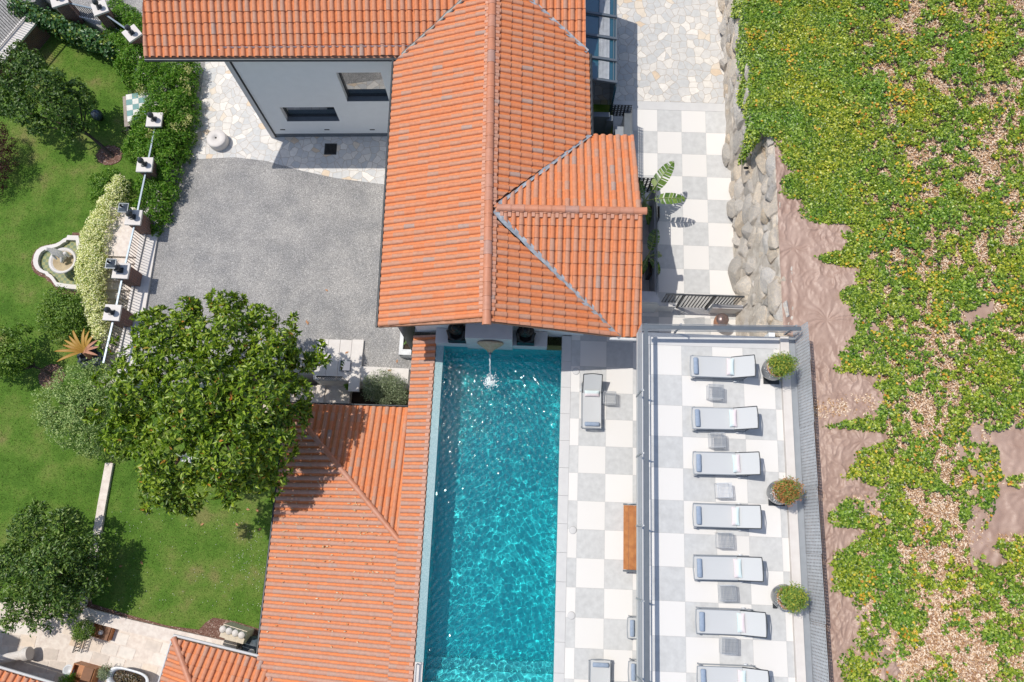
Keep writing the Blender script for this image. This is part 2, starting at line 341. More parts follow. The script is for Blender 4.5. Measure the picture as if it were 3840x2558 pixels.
# bark mulch strips and rings in the lawn
def strip(name, pts, z, th, m): b = MB(); b.prism([(at(x, y, z).x, at(x, y, z).y) for x, y in pts], z-th, z); return tagp(b.build(name, m), kind='structure')
strip('mulch_bed', [(415, 1730), (428, 1745), (395, 1880), (375, 1990), (330, 2200), (345, 2265), (480, 2305), (620, 2345), (745, 2362), (770, 2335), (800, 2316), (880, 2330), (1002, 2368), (1002, 2405), (800, 2400), (300, 2290), (290, 2270)], LZ+.02, .1, MT['mulch'])
def ring(cx, cy, rx, ry):
    c = at(cx, cy, LZ); n = 28; b = MB()
    b.prism([(c.x+rx*math.cos(2*math.pi*i/n)*(1+.06*math.sin(i*2.3)), c.y+ry*math.sin(2*math.pi*i/n)*(1+.05*math.cos(i*3.1))) for i in range(n)], LZ-.1, LZ+.025)
    tagp(b.build('mulch_ring', MT['mulch']), kind='structure')
ring(412, 583, .56, .46); ring(195, 1412, .52, .5)
# stone-paved service court lower left
b = MB(); b.prism(sc([(-60, -3.3), (-17.3, -3.3), (-13.6, -4.3), (-8.0, -5.45), (-8.0, -14), (-60, -14)]), -4.55, CZ)
tagp(b.build('stone_court', MT['travertine']), kind='structure')
b = MB()    # slab joints of the court: separate pale flags over the base
for i in range(34):
    for j in range(12):
        if random.random() < .75:
            x = -26+i*.62+(j % 2)*.3; y = -3.4-j*.42-(x+16.4)*.16 if x > -16.4 else -3.5-j*.42
            if y > -3.3-max(0, x+16.4)*.26: continue
            b.box((x, y, CZ+.004), (.55+random.random()*.05, .37, .01), rz=-.2 if x > -16.5 else -.05)
tagp(b.build('court_flagstones', rnd_mat('flagstone', [(0, (.58, .50, .43)), (.5, (.68, .61, .54)), (.85, (.74, .68, .61)), (1, (.62, .44, .28))], .6, .3, nsc=5)), kind='structure')
# coping walls: between the lawns, and along the court
def coping(name, pts, wd, z0, z1, label, m='travertine'):
    o = thing(name, label, 'wall', (*pts[0], z0)); b = MB()
    for a, c in zip(pts[:-1], pts[1:]):
        a = Vector((*a, 0)); c = Vector((*c, 0)); d = (c-a).normalized(); n = Vector((-d.y, d.x, 0))*wd/2
        b.prism([(a+n).to_tuple()[:2], (a-n).to_tuple()[:2], (c-n).to_tuple()[:2], (c+n).to_tuple()[:2]], z0, z1)
    b.build('stone_coping', MT[m], o); return o
q = lambda x, y, z=LZ+.25: (at(x, y, z).x, at(x, y, z).y)
coping('garden_wall', [q(402, 1735), q(372, 1900), q(340, 2100), q(296, 2280)], .3, -4.5, LZ+.12, 'low pale stone kerb wall running between the two lawns')
coping('court_wall', [q(300, 2300), q(480, 2348), q(640, 2385), q(820, 2425), q(1010, 2462)], .42, -4.5, LZ+.16, 'pale stone capped wall between the lower lawn and the paved court')
hom(mark)
# ================================================================ pool, deck, terraces
PX0, PX1, PY1, PY0 = -3.2, 1.29, 7.03, -7.5
def checker(name, x0, y0, par, region, z, th=.25, holes=(), edge='pale_grey'):
    """square paving: 1 m flags on a joint bed; region = (xmin, xmax, ymin, ymax)"""
    xa, xb, ya, yb = region; b = MB(); b.prism([(xa, ya), (xb, ya), (xb, yb), (xa, yb)], z-th, z-.004)
    tagp(b.build(name, MT['grout']), kind='structure')
    bw, bg = MB(), MB()
    for i in range(-20, 20):
        for j in range(-30, 30):
            X0, X1, Y1, Y0 = x0+i, x0+i+1, y0-j, y0-j-1
            X0, X1, Y0, Y1 = max(X0, xa), min(X1, xb), max(Y0, ya), min(Y1, yb)
            if X1-X0 < .03 or Y1-Y0 < .03: continue
            g = .003; bb = bg if (i+j) % 2 == par else bw
            bb.box(((X0+X1)/2, (Y0+Y1)/2, z-.004), (X1-X0-2*g, Y1-Y0-2*g, .012))
    tagp(bw.build(name+'_white_flags', MT['white_tile']), kind='structure'); tagp(bg.build(name+'_grey_flags', MT['grey_tile']), kind='structure')
checker('pool_deck', 1.994, 7.434, 1, (1.66, 8.0, PY0, 7.75), 0)
b = MB()                                                 # plain border along the water and at the deck's north end
y = 7.6
while y > PY0: b.box((1.475, y-.5, -.104), (.364, .995, .22)); y -= 1
tagp(b.build('pool_border', MT['pale_grey'], bevel=.006), kind='structure')
b = MB(); b.prism([(-4.4, 7.62), (8.0, 7.62), (8.0, 11), (-4.4, 11)], -.3, -.262); tagp(b.build('porch_floor', MT['pale_grey']), kind='structure')
checker('north_terrace', 5.028, 17.565, 0, (3.2, 8.2, 7.9, 17.565), -.25, .3)
b = MB(); b.prism([(3.2, 17.57), (8.2, 17.57), (8.2, 17.95), (3.2, 17.95)], -.5, -.25); tagp(b.build('terrace_border', MT['pale_grey']), kind='structure')
b = MB(); b.prism([(1.6, 17.953), (8.3, 17.953), (8.3, 60), (1.6, 60)], -.6, -.245); tagp(b.build('stone_terrace', MT['crazy']), kind='structure')
TZ = 3.876
checker('upper_terrace', 5.039, 6.372, 0, (3.96, 8.25, PY0, 6.37), TZ, .2)
b = MB()
b.prism([(3.60, PY0), (3.957, PY0), (3.957, 6.373), (8.253, 6.373), (8.253, 6.78), (3.60, 6.78)], TZ-.24, TZ+.004)
tagp(b.build('terrace_edge', MT['pale_grey']), kind='structure')
b = MB(); b.box((8.39, (6.78+PY0)/2, TZ-.02), (.27, 6.78-PY0, .3)); b.build('terrace_kerb', MT['white_stone'], None, .01)
tagp(bpy.data.objects['terrace_kerb'], kind='structure')
o = thing('terrace_support', 'pale wall and posts carrying the upper terrace over the pool deck', 'wall', (8.2, 0, 0)); b = MB(); b.prism([(8.0, PY0), (8.2, PY0), (8.2, 7.0), (8.0, 7.0)], -.2, TZ-.25); b.build('back_wall', MT['render'], o)
for yy in (-6, -2, 2, 6): b = MB(); b.box((5.6, yy, 1.8), (.25, .25, 3.6)); b.build('post', MT['white_wall'], o)
# pool shell: floor, walls, mosaic overflow edge, steps at the south end
PD = -1.5
b = MB()
b.box(((PX0+PX1)/2, (PY0+PY1)/2, PD-.1), (PX1-PX0+.4, PY1-PY0+.4, .2))
pool = b.build('pool_floor', MT['mosaic']); tagp(pool, kind='structure'); POOL = [pool]; b = MB()
b.box((PX1+.002, (PY0+PY1)/2, (PD-.22)/2-.05), (.01, PY1-PY0, -PD-.22)); b.box((PX0-.005, (PY0+PY1)/2, (PD-.1)/2), (.01, PY1-PY0, -PD-.1)); b.box(((PX0+PX1)/2, PY1+.005, (PD-.1)/2), (PX1-PX0, .01, -PD-.1))
pool = b.build('pool_walls', MT['mosaic']); tagp(pool, kind='structure'); POOL.append(pool); b = MB()
for k, yy in enumerate((-4.2, -4.56, -4.92, -5.28)): b.box(((PX0+PX1)/2, (yy-7.4)/2, PD+.14+.28*k), (PX1-PX0-.02, yy+7.4-.01*k, .28))
pool = b.build('pool_steps', m_mosaic('step_mosaic', (.05, .50, .54), (.12, .66, .68), 30)); tagp(pool, kind='structure'); POOL.append(pool)
b = MB(); b.box((PX0-.16, (PY0+PY1+.45)/2+.0, -.35), (.30, PY1-PY0-.45+.9, .66)); tagp(b.build('pool_overflow_edge', MT['mosaic_dry'], bevel=.01), kind='structure')
# water: a rippled sheet
def water():
    nx, ny = 240, 800; X = np.linspace(PX0-.005, PX1-.01, nx); Y = np.linspace(PY0, PY1, ny); x, y = np.meshgrid(X, Y)
    r_ = np.random.default_rng(3); h = np.zeros_like(x); dx = .9*np.sin(y*1.1+.4)*.3; dy = .3*np.sin(x*1.3)
    for k in range(60):
        lam = np.exp(r_.uniform(np.log(.12), np.log(.32))); a = r_.uniform(0, 2*np.pi); kx, ky = np.cos(a)*2*np.pi/lam, np.sin(a)*2*np.pi/lam
        h += np.sin((x+dx)*kx+(y+dy)*ky+r_.uniform(0, 6.28))*lam**1.3*.0060
    d = np.hypot(x+1.36, y-5.72); h += .0035*np.sin(d*2*np.pi/.24)*np.exp(-d/1.3)*(1-np.exp(-d*5))
    h *= .72+.14/(1+np.exp(-(y-1.6)/.9))
    for k in range(30):                                   # finer chop near the falling water
        lam = r_.uniform(.10, .24); a = r_.normal(0, .5); h += np.sin(x*np.cos(a)*2*np.pi/lam+y*np.sin(a)*2*np.pi/lam+r_.uniform(0, 6.28))*lam*.0016*(1/(1+np.exp(-(y-1.8)/.6)))
    v = np.stack([x, y, -.07+h], -1).reshape(-1, 3); i = np.arange(ny-1)[:, None]*nx+np.arange(nx-1)[None]; i = i.ravel()
    f = np.stack([i, i+1, i+nx+1, i+nx], -1)
    m, t, bs = nodes('pool_water'); bs.inputs['Base Color'].default_value = (.50, .99, .99, 1); bs.inputs['Transmission Weight'].default_value = 1; bs.inputs['Roughness'].default_value = 0; bs.inputs['IOR'].default_value = 1.33
    gl = t.nodes.new('ShaderNodeBsdfGlossy'); gl.inputs['Roughness'].default_value = .03; mx = t.nodes.new('ShaderNodeMixShader'); mx.inputs[0].default_value = .03
    sx = t.nodes.new('ShaderNodeSeparateXYZ'); t.links.new(pos(t), sx.inputs[0]); mr = t.nodes.new('ShaderNodeMapRange'); mr.inputs[1].default_value = .2; mr.inputs[2].default_value = 4.0; mr.inputs[3].default_value = .0; mr.inputs[4].default_value = 1; t.links.new(sx.outputs[1], mr.inputs[0])
    mf = N(t, 'ShaderNodeMath', operation='MULTIPLY_ADD'); mf.inputs[1].default_value = .042; mf.inputs[2].default_value = .010; t.links.new(mr.outputs[0], mf.inputs[0]); t.links.new(mf.outputs[0], mx.inputs[0])
    bn = t.nodes.new('ShaderNodeBump'); bn.inputs['Distance'].default_value = .029; t.links.new(mr.outputs[0], bn.inputs['Strength']); t.links.new(noise(t, 8, 2), bn.inputs['Height']); t.links.new(bn.outputs[0], gl.inputs['Normal'])
    t.links.new(bs.outputs[0], mx.inputs[1]); t.links.new(gl.outputs[0], mx.inputs[2]); t.links.new(mx.outputs[0], t.nodes['Material Output'].inputs[0])
    o = npmesh('pool_water', v, f, m, None, True); tagp(o, kind='structure')
    try: o.cycles.is_caustics_caster = True; [setattr(k_.cycles, 'is_caustics_receiver', True) for k_ in POOL]
    except Exception as e: print('no caustics', e)
water()
# ================================================================ tiled roofs
def roof_face(name, parent, P0, u, v, z0, pitch, W, L, polys, tp=.24, tl=.37, closures=None, m='tile'):
    """interlocking barrel tiles over a sloping plane. P0 = eave corner in plan, u along the eave, v up the slope (plan units)"""
    P0 = np.array(P0, float); u = unit(np.array(u, float)); v = unit(np.array(v, float)); n3 = unit(np.array([-v[0]*pitch, -v[1]*pitch, 1.]))
    v3 = unit(np.array([v[0], v[1], pitch])); u3 = np.array([u[0], u[1], 0.]); O = np.array([P0[0], P0[1], z0]); cs = math.cos(math.atan(pitch)); lp = L/cs
    prof = []; r = tp*.35
    for k in range(7): a = math.pi*(1-k/6); prof.append((r+r*math.cos(a), .001+r*.80*math.sin(a)**.8, 1 if 0 < k < 6 else .25))
    prof += [(tp*.78, -.012, 0), (tp*.92, -.012, 0), (tp*1.04, .004, 0)]
    prof = np.array(prof); q = len(prof); nu, nv = int(math.ceil(W/tp)), int(math.ceil(lp/tl))
    iu, iv = np.meshgrid(np.arange(nu), np.arange(nv), indexing='ij'); iu = iu.ravel(); iv = iv.ravel()
    jit = RNG.normal(size=(len(iu), 3))*[.002, .006, .0015]
    V = []; C = []
    for t, lift, sq in ((0, -.006, 1.0), (0, .020, 1.0), (tl+.03, -.004, .86)):
        pu = iu[:, None]*tp+(prof[:, 0]-r)*np.where(prof[:, 0] < 2.01*r, sq, 1)+r; pv = iv[:, None]*tl+t+0*pu; pw = prof[:, 1]*np.where(prof[:, 0] < 2.01*r, sq, 1)+lift+0*pu
        if lift < 0 and t == 0: pw = pw-.010
        V.append(O+u3*(pu+jit[:, :1])[..., None]+v3*(pv+jit[:, 1:2])[..., None]+n3*(pw+jit[:, 2:])[..., None]); C.append(prof[:, 2]+0*pu)
    V = np.stack(V, 1); C = np.stack(C, 1)                    # tiles, 3 rows, q, 3
    k = np.arange(q-1); F = np.concatenate([np.stack([k+a*q, k+1+a*q, k+1+(a+1)*q, k+(a+1)*q], -1) for a in (0, 1)])
    keepA = np.zeros(len(V), bool); obs = []
    for poly in polys:
        pl = [tuple(p[:2]) for p in poly]; area = sum(pl[i][0]*pl[(i+1) % len(pl)][1]-pl[(i+1) % len(pl)][0]*pl[i][1] for i in range(len(pl)))
        if area < 0: pl = pl[::-1]
        sg = np.full(V.shape[:3], 9e9)
        for i in range(len(pl)):
            a = np.array(pl[i]); c = np.array(pl[(i+1) % len(pl)]); d = unit(c-a); nn = np.array([-d[1], d[0]]); sg = np.minimum(sg, (V[..., :2]-a)@nn)
        full = (sg > 0).all((1, 2)); part = (sg > 0).any((1, 2)) & ~full
        obs.append((full, part, pl))
    def arr(mask):
        vv = V[mask].reshape(-1, 3); cc = C[mask].reshape(-1); nn = mask.sum(); ff = (np.arange(nn)[:, None, None]*3*q+F[None]).reshape(-1, 4); return vv, ff, cc
    bm = bmesh.new(); L_ = bm.verts.layers.float.new('crest')
    for full, part, pl in obs:
        b2 = bmesh.new(); l2 = b2.verts.layers.float.new('crest'); vv, ff, cc = arr(part)
        bv = [b2.verts.new(p) for p in vv]
        for p_, c_ in zip(bv, cc): p_[l2] = c_
        for f_ in ff: b2.faces.new([bv[i] for i in f_])
        for i in range(len(pl)):
            a = Vector((*pl[i], 0)); c = Vector((*pl[(i+1) % len(pl)], 0)); d = (c-a).normalized(); nn = Vector((-d.y, d.x, 0))
            bmesh.ops.bisect_plane(b2, geom=b2.verts[:]+b2.edges[:]+b2.faces[:], plane_co=a, plane_no=-nn, clear_outer=True, dist=1e-5)
        me = bpy.data.meshes.new('t'); b2.to_mesh(me); b2.free(); bm.from_mesh(me); bpy.data.meshes.remove(me)
        vv, ff, cc = arr(full); me = bpy.data.meshes.new('t'); me.vertices.add(len(vv)); me.vertices.foreach_set('co', vv.astype(np.float32).ravel())
        me.loops.add(ff.size); me.loops.foreach_set('vertex_index', ff.astype(np.int32).ravel()); me.polygons.add(len(ff)); me.polygons.foreach_set('loop_start', np.arange(0, ff.size, 4, dtype=np.int32))
        a_ = me.attributes.new('crest', 'FLOAT', 'POINT'); a_.data.foreach_set('value', cc.astype(np.float32)); me.update(calc_edges=True); bm.from_mesh(me); bpy.data.meshes.remove(me)
    me = bpy.data.meshes.new(name); off = root_loc(parent); bmesh.ops.translate(bm, verts=bm.verts[:], vec=Vector(-off)); bm.to_mesh(me); bm.free()
    for p_ in me.polygons: p_.use_smooth = True
    o = link(name, me, parent, MT[m])
    es = o.modifiers.new('e', 'EDGE_SPLIT'); es.split_angle = math.radians(50)
    # boarding under the tiles
    b = MB()
    zf = lambda x, y: z0+pitch*((x-P0[0])*v[0]+(y-P0[1])*v[1])-.03
    for poly in polys: b.prism([tuple(p[:2]) for p in poly], lambda x, y: zf(x, y)-.12, zf)
    b.build('roof_deck', MT['terracotta'], parent)
    if closures:                                              # small closing pieces under the ridge or top edge
        b = MB(); (ax, ay), (bx, by), dv = closures; a = np.array([ax, ay]); c = np.array([bx, by]); d = unit(c-a)
        s0 = (a-P0)@u; s1 = (c-P0)@u
        for i in range(nu):
            pu = i*tp+tp*.85
            if not (min(s0, s1) < pu < max(s0, s1)): continue
            t = (pu-s0)/(s1-s0); p = a+(c-a)*t-v*dv*(.78+.08*(i % 2)); zz = z0+pitch*((p-P0)@v)
            b.bar(Vector((*(p-v*.07), zz-.07*pitch+.045)), Vector((*(p+v*.07), zz+.07*pitch+.045)), tp*.42, .05)
        b.build('tile_closures', MT['pinktile'], parent)
    return o
def ridge_line(name, parent, a, b_, r=.13, seg=.42, squash=.75):
    a = Vector(a); b_ = Vector(b_); d = (b_-a); n = max(1, round(d.length/seg)); d.normalize(); s = (b_-a).length/n; mb = MB()
    side = d.cross(Vector((0, 0, 1))).normalized(); up = side.cross(d).normalized()
    for k in range(n):
        vs = []
        for t, rr in ((0, r*1.02), (s*.04, r*1.05), (s*.12, r*1.0), (s*1.04, r*.90)):
            p = a+d*(k*s+t)
            for j in range(11): an = math.pi*j/10; vs.append(p+side*(rr*math.cos(an))+up*(rr*squash*math.sin(an)+(-.02)))
        vs2 = vs; mb.add(vs2, [(i*11+j, i*11+j+1, (i+1)*11+j+1, (i+1)*11+j) for i in range(3) for j in range(10)], 0, True)
        mb.add(vs[:11], [tuple(range(11))])
    return mb.build(name, MT['ridge'], parent)
def valley_strip(parent, a, b_, wd=.16, m='lead'):
    a = Vector(a); b_ = Vector(b_); mb = MB(); n = 14; d = (b_-a); s = Vector((-d.y, d.x, 0)).normalized(); vs = []
    for i in range(n+1):
        p = a+d*(i/n); k = 1+.25*math.sin(i*2.1)+random.uniform(-.15, .15)
        vs += [p-s*wd/2*k, p+Vector((0, 0, -.02)), p+s*wd/2*k]
    mb.add(vs, [(i*3+j, i*3+j+1, (i+1)*3+j+1, (i+1)*3+j) for i in range(n) for j in (0, 1)], 0, True)
    return mb.build('valley_flashing', MT[m], parent)
# ---- the villa
mark = names(); EZ = 5.8; villa = thing('villa', 'large house with terracotta tiled gable roofs and a pale grey rendered courtyard wall', 'house', (-5, 12, 0))
rs = Vector((-1.23, 6.09, 6.97)); rn = Vector((-1.62, 18.5, 6.97))           # main ridge, south and north
ea = at(1418, 1225, EZ); eb = at(1480, 210, EZ)                              # west eave
dW = Vector((eb.x-ea.x, eb.y-ea.y)).normalized(); upE = Vector((dW.y, -dW.x))  # up-slope for the west face (east)
runW = (Vector((rs.x, rs.y))-Vector((ea.x, ea.y))).dot(upE); pW = (rs.z-EZ)/runW
zW = lambda p: EZ+pW*(Vector((p[0], p[1]))-Vector((ea.x, ea.y))).dot(upE)
def onroof(px, py, zf, z=6):
    for _ in range(12): p = at(px, py, z); z = zf(p)
    return at(px, py, z)
upW = -upE; runE = 4.05; pE = pW
zE = lambda p: rs.z+pE*(Vector((p[0], p[1]))-Vector((rs.x, rs.y))).dot(-upE)
wa, wb = at(540, 215, EZ), at(1480, 208, EZ); dN = Vector((wb.x-wa.x, wb.y-wa.y)).normalized(); upN = Vector((-dN.y, dN.x)); pN = .48
zN = lambda p: EZ+pN*(Vector((p[0], p[1]))-Vector((wa.x, wa.y))).dot(upN)
vw0 = onroof(1508, 207, zW); vw1 = onroof(1738, 0, zW); ve0 = onroof(2203, 196, zE); ve1 = onroof(1990, 0, zE)
def ext(a, b, k): return a+(b-a)*k
vwX = ext(vw0, vw1, 1.5); veX = ext(ve0, ve1, 1.4)
roof_face('roof', villa, (ea.x, ea.y), dW, upE, EZ, pW, 16, runW+.2, [[(ea.x, ea.y), (vw0.x-.27, vw0.y-.22), (-1.60, 18.0), (rs.x, rs.y)]], tp=.2385, closures=((rs.x, rs.y), (rn.x, rn.y), .19))
# east face: low eave line runs parallel to the ridge, 4.05 m below it in plan
ca = onroof(2215, 507, zE); cr = Vector((-1.35, 9.62, 6.97)); c1 = onroof(2326, 1264, zE); e0 = onroof(2209, 200, zE)
eo = Vector((rs.x, rs.y))+upE*runE-dW*.3; zEo = rs.z-pE*runE
rr = Vector((rs.x, rs.y)); cr2 = Vector((-1.33, 9.5))
roof_face('roof', villa, (eo.x, eo.y), dW, upW, zEo, pE, 14, runE+.2,
    [[(rs.x, rs.y), (c1.x, c1.y), (cr2.x, cr2.y)]], tp=.2385, closures=((rs.x, rs.y+.2), (cr2.x, cr2.y), .21))
roof_face('roof', villa, (eo.x, eo.y), dW, upW, zEo, pE, 14, runE+.2, [[(cr.x, cr.y+.05), (ca.x, ca.y), (e0.x, e0.y), (-1.6, e0.y+(veX.y-e0.y)*(-1.6-e0.x)/(veX.x-e0.x))]], tp=.2385, closures=((cr.x, cr.y), (rn.x, rn.y), .21))
# north wing, south-facing slope (west part and the small east part)
nw0 = onroof(537, 0, zN); nwX = Vector((wa.x, wa.y))+(Vector((nw0.x, nw0.y))-Vector((wa.x, wa.y)))*2.2; es1 = onroof(2195, 0, zN); es0 = onroof(2196, 190, zN)
esX = Vector((es0.x, es0.y))+(Vector((es1.x, es1.y))-Vector((es0.x, es0.y)))*2
top = lambda p, k: (p[0]+upN.x*k, p[1]+upN.y*k)
roof_face('roof', villa, (wa.x, wa.y), dN, upN, EZ, pN, 17, 5.5, [[(wa.x, wa.y), (vw0.x, vw0.y), (vwX.x, vwX.y), top(vwX, 1.5), top((nwX.x, nwX.y), .0)]], tp=.236, tl=.36)
roof_face('roof', villa, (wa.x, wa.y), dN, upN, EZ, pN, 17, 5.5, [[(es0.x, es0.y), (esX.x, esX.y), top((veX.x, veX.y), 1.5), (veX.x, veX.y)]], tp=.236, tl=.36)
# cross gable on the east side
S0 = onroof(2405, 1265, lambda p: 5.62); s_run = 3.5; upS = upN
cz = 6.95; cA = Vector((-1.25, 9.66)); cBp = at(2410, 793, cz); cB = Vector((cBp.x, cBp.y)); dC = (cB-cA).normalized(); upC = Vector((-dC.y, dC.x))
sS = at(2405, 1265, 5.6); runS = (cA-Vector((sS.x, sS.y))).dot(upC); pS = (cz-5.6)/runS
zS = lambda p: 5.6+pS*(Vector((p[0], p[1]))-Vector((sS.x, sS.y))).dot(upC)
nE = at(2375, 510, EZ); runN = (Vector((nE.x, nE.y))-cA).dot(upC); pNn = (cz-EZ)/runN
c2 = onroof(2330, 1264, zS); o0 = Vector((sS.x, sS.y))-dC*6
roof_face('roof', villa, (o0.x, o0.y), dC, upC, 5.6, pS, 6.6, runS+.1, [[(c2.x, c2.y), (sS.x, sS.y), (cB.x, cB.y), (cA.x, cA.y)]], tp=.2385, closures=((cA.x, cA.y), (cB.x, cB.y), .2))
zNn = lambda p: cz-pNn*(Vector((p[0], p[1]))-cA).dot(upC)
c3 = onroof(2216, 506, zNn); o1 = Vector((nE.x, nE.y))+dC*.05
roof_face('roof', villa, (o1.x, o1.y), -dC, -upC, EZ, pNn, 6.0, runN+.1, [[(nE.x, nE.y), (c3.x, c3.y), (cA.x, cA.y), (cB.x, cB.y)]], tp=.2385)
ridge_line('ridge_tiles', villa, rs+Vector((.01, -.12, .06)), rn+Vector((0, 0, .06)), .135, .43)
ridge_line('ridge_tiles', villa, (cB.x+.12, cB.y, cz+.05), (cA.x+.18, cA.y, cz+.06), .12, .4)
cz_ = lambda p, dz=.06: Vector((p.x, p.y, p.z+dz))
valley_strip(villa, cz_(c1, .05), (cA.x+.08, cA.y-.1, cz+.05), .17); valley_strip(villa, cz_(ca, .05), (cA.x+.08, cA.y, cz+.05), .10)
valley_strip(villa, cz_(vw0, .03), cz_(vwX, .05), .13, 'dark_metal'); valley_strip(villa, cz_(ve0, .05), cz_(veX, .05), .14)
# gutters and verge boards
b = MB(); g = lambda a, c, o, r=.05: b.tube([Vector(a)+Vector(o), Vector(c)+Vector(o)], r, 8)
g((wa.x, wa.y, EZ), (vw0.x, vw0.y, EZ), (0, -.04, -.1), .06)
b.build('gutter', MT['dark_metal'], villa); b = MB()
g((ea.x, ea.y, EZ), (eb.x, eb.y, EZ), (-.05, 0, -.08), .05)
b.build('gutter', MT['dark_metal'], villa); b = MB()
g((ca.x, ca.y, ca.z), (e0.x, e0.y, e0.z), (.05, 0, -.06), .055)
b.build('gutter', MT['dark_metal'], villa)
b = MB(); b.tube([Vector((c2.x-.35, c2.y-.03, 5.52)), Vector((sS.x+.05, sS.y-.05, 5.52))], .06, 10); b.build('gutter', MT['white_wall'], villa)
# wing wall with its windows
w0 = Vector((*at(1019, 514, 0).to_tuple()[:2], 0)); wn = Vector((dN.y, -dN.x, 0)).normalized(); wu = Vector((dN.x, dN.y, 0)).normalized()
def wall_holes(name, parent, o, u, n, W, z0, z1, holes, depth, m, pane='window'):
    xs = sorted({0, W, *[k for h in holes for k in h[:2]]}); zs = sorted({z0, z1, *[k for h in holes for k in h[2:4]]}); b = MB()
    P = lambda a, z, d=0: o+u*a+Vector((0, 0, z))-n*d
    for i in range(len(xs)-1):
        for j in range(len(zs)-1):
            mx, mz = (xs[i]+xs[i+1])/2, (zs[j]+zs[j+1])/2
            if any(h[0] < mx < h[1] and h[2] < mz < h[3] for h in holes): continue
            b.add([P(xs[i], zs[j]), P(xs[i+1], zs[j]), P(xs[i+1], zs[j+1]), P(xs[i], zs[j+1])], [(0, 1, 2, 3)])
    for a0, a1, b0, b1 in [h[:4] for h in holes]:
        b.add([P(a0, b0), P(a1, b0), P(a1, b1), P(a0, b1), P(a0, b0, depth), P(a1, b0, depth), P(a1, b1, depth), P(a0, b1, depth)], [(0, 4, 5, 1), (1, 5, 6, 2), (2, 6, 7, 3), (3, 7, 4, 0)])
    b.add([P(0, z0, .3), P(W, z0, .3), P(W, z1, .3), P(0, z1, .3), P(0, z0), P(0, z1), P(W, z0), P(W, z1)], [(3, 2, 1, 0), (0, 4, 5, 3), (1, 2, 7, 6)])
    b.build(name, MT[m], parent)
    for a0, a1, b0, b1 in [h[:4] for h in holes]:
        f = MB(); t = .06; c = lambda a, z, d=depth-.04: P(a, z, d)
        f.bar(c(a0, b0+t/2), c(a1, b0+t/2), .06, t, up=(0, 0, 1)); f.bar(c(a0, b1-t/2), c(a1, b1-t/2), .06, t); f.bar(c(a0+t/2, b0), c(a0+t/2, b1), t, .06); f.bar(c(a1-t/2, b0), c(a1-t/2, b1), t, .06)
        fo = f.build(pane, MT['dark_metal'], parent); s = MB(); s.bar(P(a0, b0+.012, depth/2), P(a1, b0+.012, depth/2), depth-.01, .02); s.build('sill', MT['grey_metal'], fo)
        p_ = MB(); p_.add([P(a0, b0, depth-.02), P(a1, b0, depth-.02), P(a1, b1, depth-.02), P(a0, b1, depth-.02)], [(0, 1, 2, 3)]); p_.build('pane', MT['glass'], fo)
def wpt(px, py): p = onplane(px, py, w0, wn); return (p-w0).dot(wu), p.z
hs = []
for (x0, y0, x1, y1, x2, y2) in ((1261, 273, 1301, 381, 1460, 380), (1049, 403, 1076, 456, 1275, 456)):
    a, zt = wpt(x0, y0); a2, zb = wpt(x1, y1); a3, _ = wpt(x2, y2); hs.append(((a+a2)/2, a3, zb, zt))
a, zb = wpt(1040, 231); a3, _ = wpt(1200, 231); hs.append((a, a3, zb, EZ-.12))
wall_holes('wall', villa, w0+wu*.22, wu, wn, 6.9, .26, EZ+.2, [(h[0]-.22, h[1]-.22, h[2], h[3]) for h in hs], .28, 'render')
b = MB(); b.prism([tuple((w0+wn*.05)[:2]), tuple((w0+wn*.05+wu*.17)[:2]), tuple((w0-wn*.4+wu*.17)[:2]), tuple((w0-wn*.4)[:2])], 0, EZ+.1); b.build('corner_pier', MT['pale_grey'], villa)
b = MB(); b.bar(w0+wu*.19+wn*.02+Vector((0, 0, .05)), w0+wu*.19+wn*.02+Vector((0, 0, EZ-.1)), .05, .05); b.build('downpipe', MT['black'], villa)
b = MB(); pl = w0+wu*.2; b.bar(pl+Vector((0, 0, .13))-wn*.04, pl+wu*6.9+Vector((0, 0, .13))-wn*.04, .1, .26); b.build('plinth', MT['grey_metal'], villa)
for px in (1060, 1226, 1396):
    a, z = wpt(px, 486); b = MB(); b.box(w0+wu*a+Vector((0, 0, z)), (.2, .03, .05), math.atan2(wu.y, wu.x)); b.build('vent', MT['black'], villa)
# body of the house below the roofs
b = MB()
def body(pts, z1): b.prism(pts, -.3, z1)
body([(ea.x+.25, ea.y+.55), (-4.3, 8.3), (2.2, 8.3), (2.2, 9.6), (1.3, 12.2), (1.15, 16.5), (-4.5, 15.9)], 5.3)
body([(w0.x+.3, w0.y+.33), (w0.x+7, w0.y+.6), (1.2, 16.4), (1.2, 24), (w0.x+.3, 24)], 5.5)
b.build('wall', MT['white_wall'], villa)
b = MB(); b.add([(-4.5, 8.25, 5.3), (2.4, 8.25, 5.3), (rs.x, 8.25, 6.75), (-4.5, 8.35, 5.3), (2.4, 8.35, 5.3), (rs.x, 8.35, 6.75)], [(0, 1, 2), (5, 4, 3)]); b.build('gable', MT['white_wall'], villa)
hom(mark)
